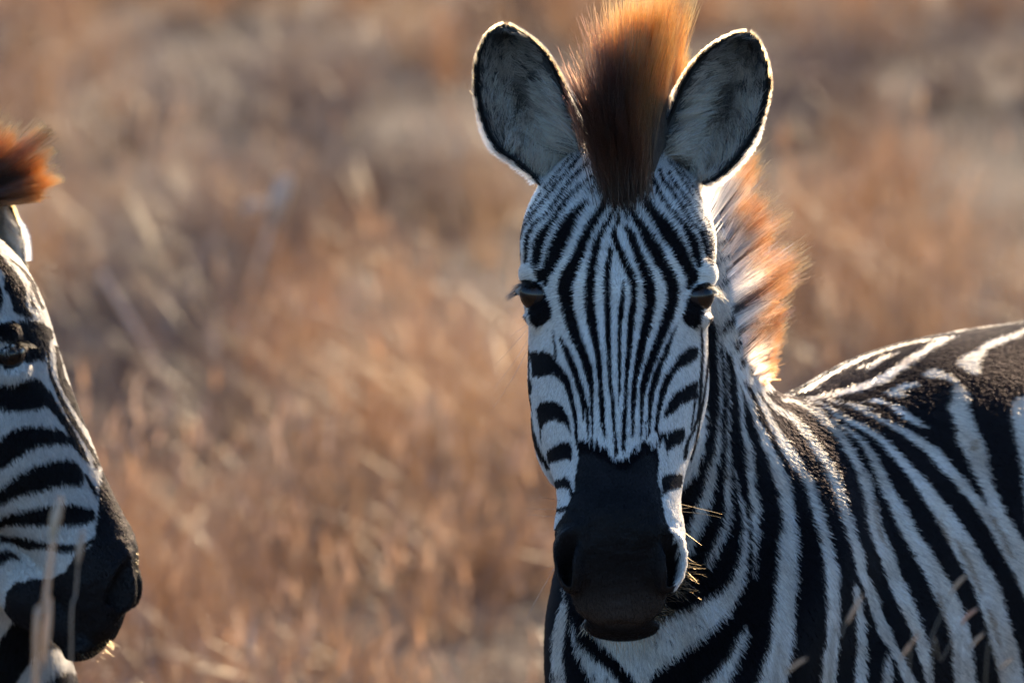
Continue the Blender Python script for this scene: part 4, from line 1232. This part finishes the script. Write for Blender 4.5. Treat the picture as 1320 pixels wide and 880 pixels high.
# ------------------------------------------------------------------ ground and dry grass
def ground_material():
    m, nt, p = mat('dry_soil')
    tc = node(nt, 'ShaderNodeTexCoord')
    n1 = node(nt, 'ShaderNodeTexNoise'); n1.inputs['Scale'].default_value = 1.3; n1.inputs['Detail'].default_value = 9
    nt.links.new(tc.outputs['Object'], n1.inputs['Vector'])
    cr = node(nt, 'ShaderNodeValToRGB')
    cr.color_ramp.elements[0].position = .3; cr.color_ramp.elements[0].color = (.04, .029, .024, 1)
    cr.color_ramp.elements[1].position = .7; cr.color_ramp.elements[1].color = (.11, .078, .055, 1)
    nt.links.new(n1.outputs['Fac'], cr.inputs[0]); nt.links.new(cr.outputs[0], p.inputs['Base Color'])
    p.inputs['Roughness'].default_value = .95
    n2 = node(nt, 'ShaderNodeTexNoise'); n2.inputs['Scale'].default_value = 40
    nt.links.new(tc.outputs['Object'], n2.inputs['Vector'])
    bp = node(nt, 'ShaderNodeBump'); bp.inputs['Distance'].default_value = .03; nt.links.new(n2.outputs['Fac'], bp.inputs['Height']); nt.links.new(bp.outputs[0], p.inputs['Normal'])
    return m
gx = np.concatenate([np.linspace(-900, -20, 12), np.linspace(-12, 12, 49), np.linspace(20, 900, 12)])
gy = np.concatenate([np.linspace(-900, -14, 12), np.linspace(-10, 40, 101), np.linspace(50, 900, 12)])
GX, GY = np.meshgrid(gx, gy, indexing='ij')
def ground_z(x, y):
    P = np.stack([np.ravel(x), np.ravel(y), 0 * np.ravel(x)], 1)
    return (.05 * vnoise(P, 2.3, 50) + .025 * vnoise(P, .8, 51)) * smoothstep(1.2, 3.0, np.ravel(y))
GZ = ground_z(GX, GY).reshape(GX.shape)
nx, ny = GX.shape
ii, jj = np.meshgrid(np.arange(nx - 1), np.arange(ny - 1), indexing='ij')
a_ = ii * ny + jj
ground = new_mesh_object('ground', np.stack([GX, GY, GZ], -1).reshape(-1, 3), np.stack([a_, a_ + ny, a_ + ny + 1, a_ + 1], -1).reshape(-1, 4).tolist())
ground['kind'] = 'structure'; ground['label'] = 'dry brown savanna soil under the grass'
ground.data.materials.append(ground_material())

def grass_material():
    m = bpy.data.materials.new('dry_grass_blades'); m.use_nodes = True
    nt = m.node_tree; nt.nodes.clear()
    out = node(nt, 'ShaderNodeOutputMaterial'); c = node(nt, 'ShaderNodeAttribute', attribute_name='coat')
    df = node(nt, 'ShaderNodeBsdfDiffuse'); tl = node(nt, 'ShaderNodeBsdfTranslucent'); gl = node(nt, 'ShaderNodeBsdfGlossy')
    gl.inputs['Roughness'].default_value = .35
    m1 = node(nt, 'ShaderNodeMixShader'); m2 = node(nt, 'ShaderNodeMixShader')
    m1.inputs[0].default_value = .40; m2.inputs[0].default_value = .07
    nt.links.new(c.outputs['Color'], df.inputs['Color']); nt.links.new(c.outputs['Color'], tl.inputs['Color'])
    nt.links.new(df.outputs[0], m1.inputs[1]); nt.links.new(tl.outputs[0], m1.inputs[2])
    nt.links.new(m1.outputs[0], m2.inputs[1]); nt.links.new(gl.outputs[0], m2.inputs[2])
    nt.links.new(m2.outputs[0], out.inputs['Surface'])
    return m
GRASS = grass_material()

def blades(root, d, L, wid, bend, col, nseg=4):
    """ribbon blades -> vertices, quads, colours"""
    n = len(root)
    t = np.linspace(0, 1, nseg + 1)[None, :, None]
    mid = root[:, None] + L[:, None, None] * (np.array([0, 0, 1.0]) * t * (1 - .25 * bend[:, None, None] * t) + d[:, None] * bend[:, None, None] * t ** 2)
    side = nrm(np.cross(d, [0, 0, 1.0]) + rng.normal(0, .6, (n, 3)))[:, None]
    w = (wid[:, None, None] / 2) * (1 - .85 * t)
    Vb = np.stack([mid - side * w, mid + side * w], 2).reshape(-1, 3)
    m = nseg + 1
    b = (np.arange(n) * m * 2)[:, None]; k = (np.arange(nseg) * 2)[None]
    q = np.stack([b + k, b + k + 1, b + k + 3, b + k + 2], -1).reshape(-1, 4)
    shade = (.72 + .28 * np.linspace(0, 1, m))[None, :, None, None]
    Cb = np.broadcast_to(col[:, None, None] , (n, m, 2, 3)).reshape(-1, 3)
    return Vb, q, Cb

def big_mesh(name, Vb, q, Cb, material):
    me_ = bpy.data.meshes.new(name)
    me_.vertices.add(len(Vb)); me_.vertices.foreach_set('co', Vb.astype(np.float32).ravel())
    me_.loops.add(q.size); me_.loops.foreach_set('vertex_index', q.astype(np.int32).ravel())
    me_.polygons.add(len(q)); me_.polygons.foreach_set('loop_start', np.arange(0, q.size, 4, dtype=np.int32))
    me_.update(calc_edges=True)
    set_attr(me_, 'coat', Cb)
    me_.materials.append(material)
    ob = bpy.data.objects.new(name, me_); COL.objects.link(ob)
    return ob

def field_grass():
    r = np.random.default_rng(31)
    out = []
    def tufts(x, y, h, rad_, nb, lean, colr, spread=.35, wid_=(.0022, .0052)):
        n = len(x) * nb
        ti = np.repeat(np.arange(len(x)), nb)
        ang = r.uniform(0, 2 * math.pi, n); rad = np.abs(r.normal(0, 1, n)) * np.broadcast_to(rad_, (len(x),))[ti]
        rx, ry = x[ti] + rad * np.cos(ang), y[ti] + rad * np.sin(ang)
        root = np.stack([rx, ry, ground_z(rx, ry) - .01], 1)
        tl = r.normal(0, lean, (len(x), 2))
        d = nrm(np.stack([np.cos(ang) + tl[ti, 0], np.sin(ang) + tl[ti, 1], 0 * ang], 1))
        L = h[ti] * r.uniform(.45, 1.12, n)
        bend = r.gamma(2.0, spread / 2, n).clip(.02, 1.1)
        wid = r.uniform(*wid_, n)
        col = colr[ti] * r.uniform(.7, 1.25, (n, 1))
        out.append(blades(root, d, L, wid, bend, np.clip(col, .02, .8)))
        return root, d, L, bend, col
    straw = np.array([.39, .26, .145]); rust = np.array([.37, .165, .055]); grey = np.array([.22, .185, .16])
    def colour(x, y):
        h = r.random((len(x), 1)); g = np.clip(.5 + .7 * vnoise(np.stack([x, y, 0 * x], 1), 1.3, 62), 0, 1)[:, None]
        c = straw * h + rust * (1 - h)
        near = (1 - smoothstep(3, 10, y))[:, None]
        c = c * (1 - .5 * near) + rust * (.5 * near)
        c = c * (1 - .3 * g) + grey * (.3 * g)
        shade_patch = smoothstep(-.15, .28, vnoise(np.stack([x * 2.2, y * .55, 0 * x], 1), .95, 64) + .25 * vnoise(np.stack([x, y, 0 * x], 1), .35, 65))[:, None]
        return c * (1 - .82 * shade_patch) + np.array([.050, .044, .046]) * (.82 * shade_patch)  # dark patches coloured in to stand for shadowed gaps between tussocks
    # low matted grass everywhere
    n1 = 3000
    y = 1.3 + 27 * r.random(n1); x = r.uniform(-1, 1, n1) * (2.2 + .10 * y) + .2
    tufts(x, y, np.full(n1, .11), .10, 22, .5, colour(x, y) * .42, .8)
    # standing tussocks in drifts
    n2 = 3000
    y = 1.5 + 25 * r.random(n2) ** 1.1; x = r.uniform(-1, 1, n2) * (2.2 + .10 * y) + .2
    P = np.stack([x, y, 0 * x], 1)
    tall = .42 + .85 * vnoise(P * [1, .6, 1], .85, 60) + .50 * vnoise(P, .3, 61)
    keep = tall > .44 - .35 * (1 - smoothstep(5.5, 9.0, y))
    tall = np.maximum(tall, .5)
    x, y, tall = x[keep], y[keep], tall[keep]
    h = np.clip(.09 + .30 * tall, .14, .56)
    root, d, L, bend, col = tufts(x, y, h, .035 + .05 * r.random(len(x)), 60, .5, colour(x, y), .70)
    # seed heads on some of the stems
    k = r.random(len(L)) < .06
    top = root[k] + L[k, None] * (np.array([0, 0, 1.0]) * (1 - .25 * bend[k, None]) + d[k] * bend[k, None])
    m = int(k.sum())
    for j in range(3):
        p0 = top - np.array([0, 0, .05]) * j * .6 + r.normal(0, .006, (m, 3))
        out.append(blades(p0, nrm(r.normal(0, 1, (m, 3)) * [1, 1, .2]), r.uniform(.03, .07, m), r.uniform(.006, .011, m), r.uniform(.2, .7, m), np.clip(col[k] * 1.15 + .06, 0, .8), nseg=2))
    off = 0; Vs, Qs, Cs = [], [], []
    for Vb, q, Cb in out:
        Vs.append(Vb); Qs.append(q + off); Cs.append(Cb); off += len(Vb)
    ob = big_mesh('dry_grass', np.concatenate(Vs), np.concatenate(Qs), np.concatenate(Cs), GRASS)
    ob['kind'] = 'stuff'; ob['label'] = 'field of dry straw and rust coloured grass'
field_grass()

# ------------------------------------------------------------------ single tall stems close to the zebras
def stem_material(name, c):
    m = GRASS.copy(); m.name = name
    return m
def tube_mesh(name, pts, rad, col, root, n=8):
    pts = np.asarray(pts, float)
    t = nrm(np.gradient(pts, axis=0))
    a = nrm(np.cross(t, [0.31, 0.9, 0.2])); b = np.cross(t, a)
    th = np.linspace(0, 2 * math.pi, n, endpoint=False)
    R = pts[:, None] + np.asarray(rad)[:, None, None] * (np.cos(th)[None, :, None] * a[:, None] + np.sin(th)[None, :, None] * b[:, None])
    sh = Shell(); sh.tube(R, 0)
    ob = new_mesh_object(name, np.concatenate(sh.v), sh.f)
    set_attr(ob.data, 'coat', np.broadcast_to(np.asarray(col, float), (len(ob.data.vertices), 3)).copy())
    ob.data.materials.append(GRASS)
    adopt(ob, root)
    return ob
def grass_stem(pts, label, group, heads=(), thick=.0022, col=(.50, .37, .24), hcol=(.55, .42, .28)):
    """pts: photograph points (px, py, v) from top to the lowest visible one; the stem then runs down to the soil"""
    P = [at(*p) for p in pts]
    d = P[-1] - P[0]
    low = P[-1].copy()
    run = max(low[2], .02) / max(P[0][2] - low[2], .05)
    foot = low + np.array([d[0], d[1], 0]) * min(run, .6); foot[2] = float(ground_z(foot[0], foot[1])[0])
    mid = (low + foot) / 2 + np.array([.01, 0, 0])
    c = curve(P + [mid, foot], 40)
    root = thing('grass_stem', label, 'grass stem', tuple(foot), group)
    tube_mesh('stalk', c, np.linspace(thick * .6, thick, 40), col, root)
    for (x0, y0, x1, y1, v, w) in heads:
        h = curve([at(x0, y0, v), at((x0 + x1) / 2, (y0 + y1) / 2 - 2, v), at(x1, y1, v)], 10)
        tube_mesh('seed_head', h, w * np.sin(np.linspace(.25, math.pi - .15, 10)) ** .7, hcol, root, 7)
GL = 'tall dry grass stems standing before the zebras'
grass_stem([(76,645,1.7),(68,700,1.7),(58,780,1.7),(46,885,1.7)], 'tall dry grass stem crossing the chin of the profile zebra', GL, [(78,640,66,700,1.7,.005),(64,770,56,860,1.7,.004)], .0040)
grass_stem([(104,690,1.4),(98,760,1.4),(92,885,1.4)], 'thin dry grass stem crossing the muzzle of the profile zebra', GL, [(106,684,100,730,1.4,.004)], .0014, (.30,.23,.16), (.34,.26,.18))
S_ = 'dry grass stem with small seed heads before the shoulder of the facing zebra'
grass_stem([(1246,738,1.3),(1225,768,1.3),(1196,830,1.3),(1170,890,1.3)], S_, GL, [(1246,740,1224,766,1.3,.0018),(1184,818,1160,850,1.3,.0018)], .0010, (.16,.13,.09))
grass_stem([(1262,780,1.2),(1240,806,1.2),(1214,850,1.2),(1200,890,1.2)], S_, GL, [(1260,784,1238,804,1.2,.0018)], .0010, (.16,.13,.09), (.55,.36,.24))
grass_stem([(1270,812,1.2),(1250,836,1.2),(1234,890,1.2)], S_, GL, [(1268,816,1248,838,1.2,.0018)], .0010, (.16,.13,.09))
grass_stem([(1112,764,1.3),(1098,786,1.3),(1084,820,1.3),(1070,890,1.3)], S_, GL, [(1112,766,1092,804,1.3,.0018)], .0010, (.16,.13,.09))
grass_stem([(1040,846,1.4),(1014,868,1.4),(1000,892,1.4)], S_, GL, [(1040,848,1012,868,1.4,.0018)], .0010, (.16,.13,.09))
grass_stem([(1306,848,1.3),(1290,864,1.3),(1270,892,1.3)], S_, GL, [(1306,848,1288,864,1.3,.0018)], .0010, (.16,.13,.09))
GB = 'pale stems leaning in the grass field'
grass_stem([(132,352,-8.3),(158,396,-8.3),(192,452,-8.3)], 'pale broken grass stem leaning left in the dark grass behind the profile zebra', GB, (), .010, (.62,.50,.40))
grass_stem([(366,236,-9.6),(346,300,-9.6),(322,372,-9.6)], 'tall pale grass plume standing above the field between the two zebras', GB, [(372,224,350,290,-9.6,.022),(344,262,312,272,-9.6,.016)], .010, (.62,.50,.38), (.62,.50,.38))
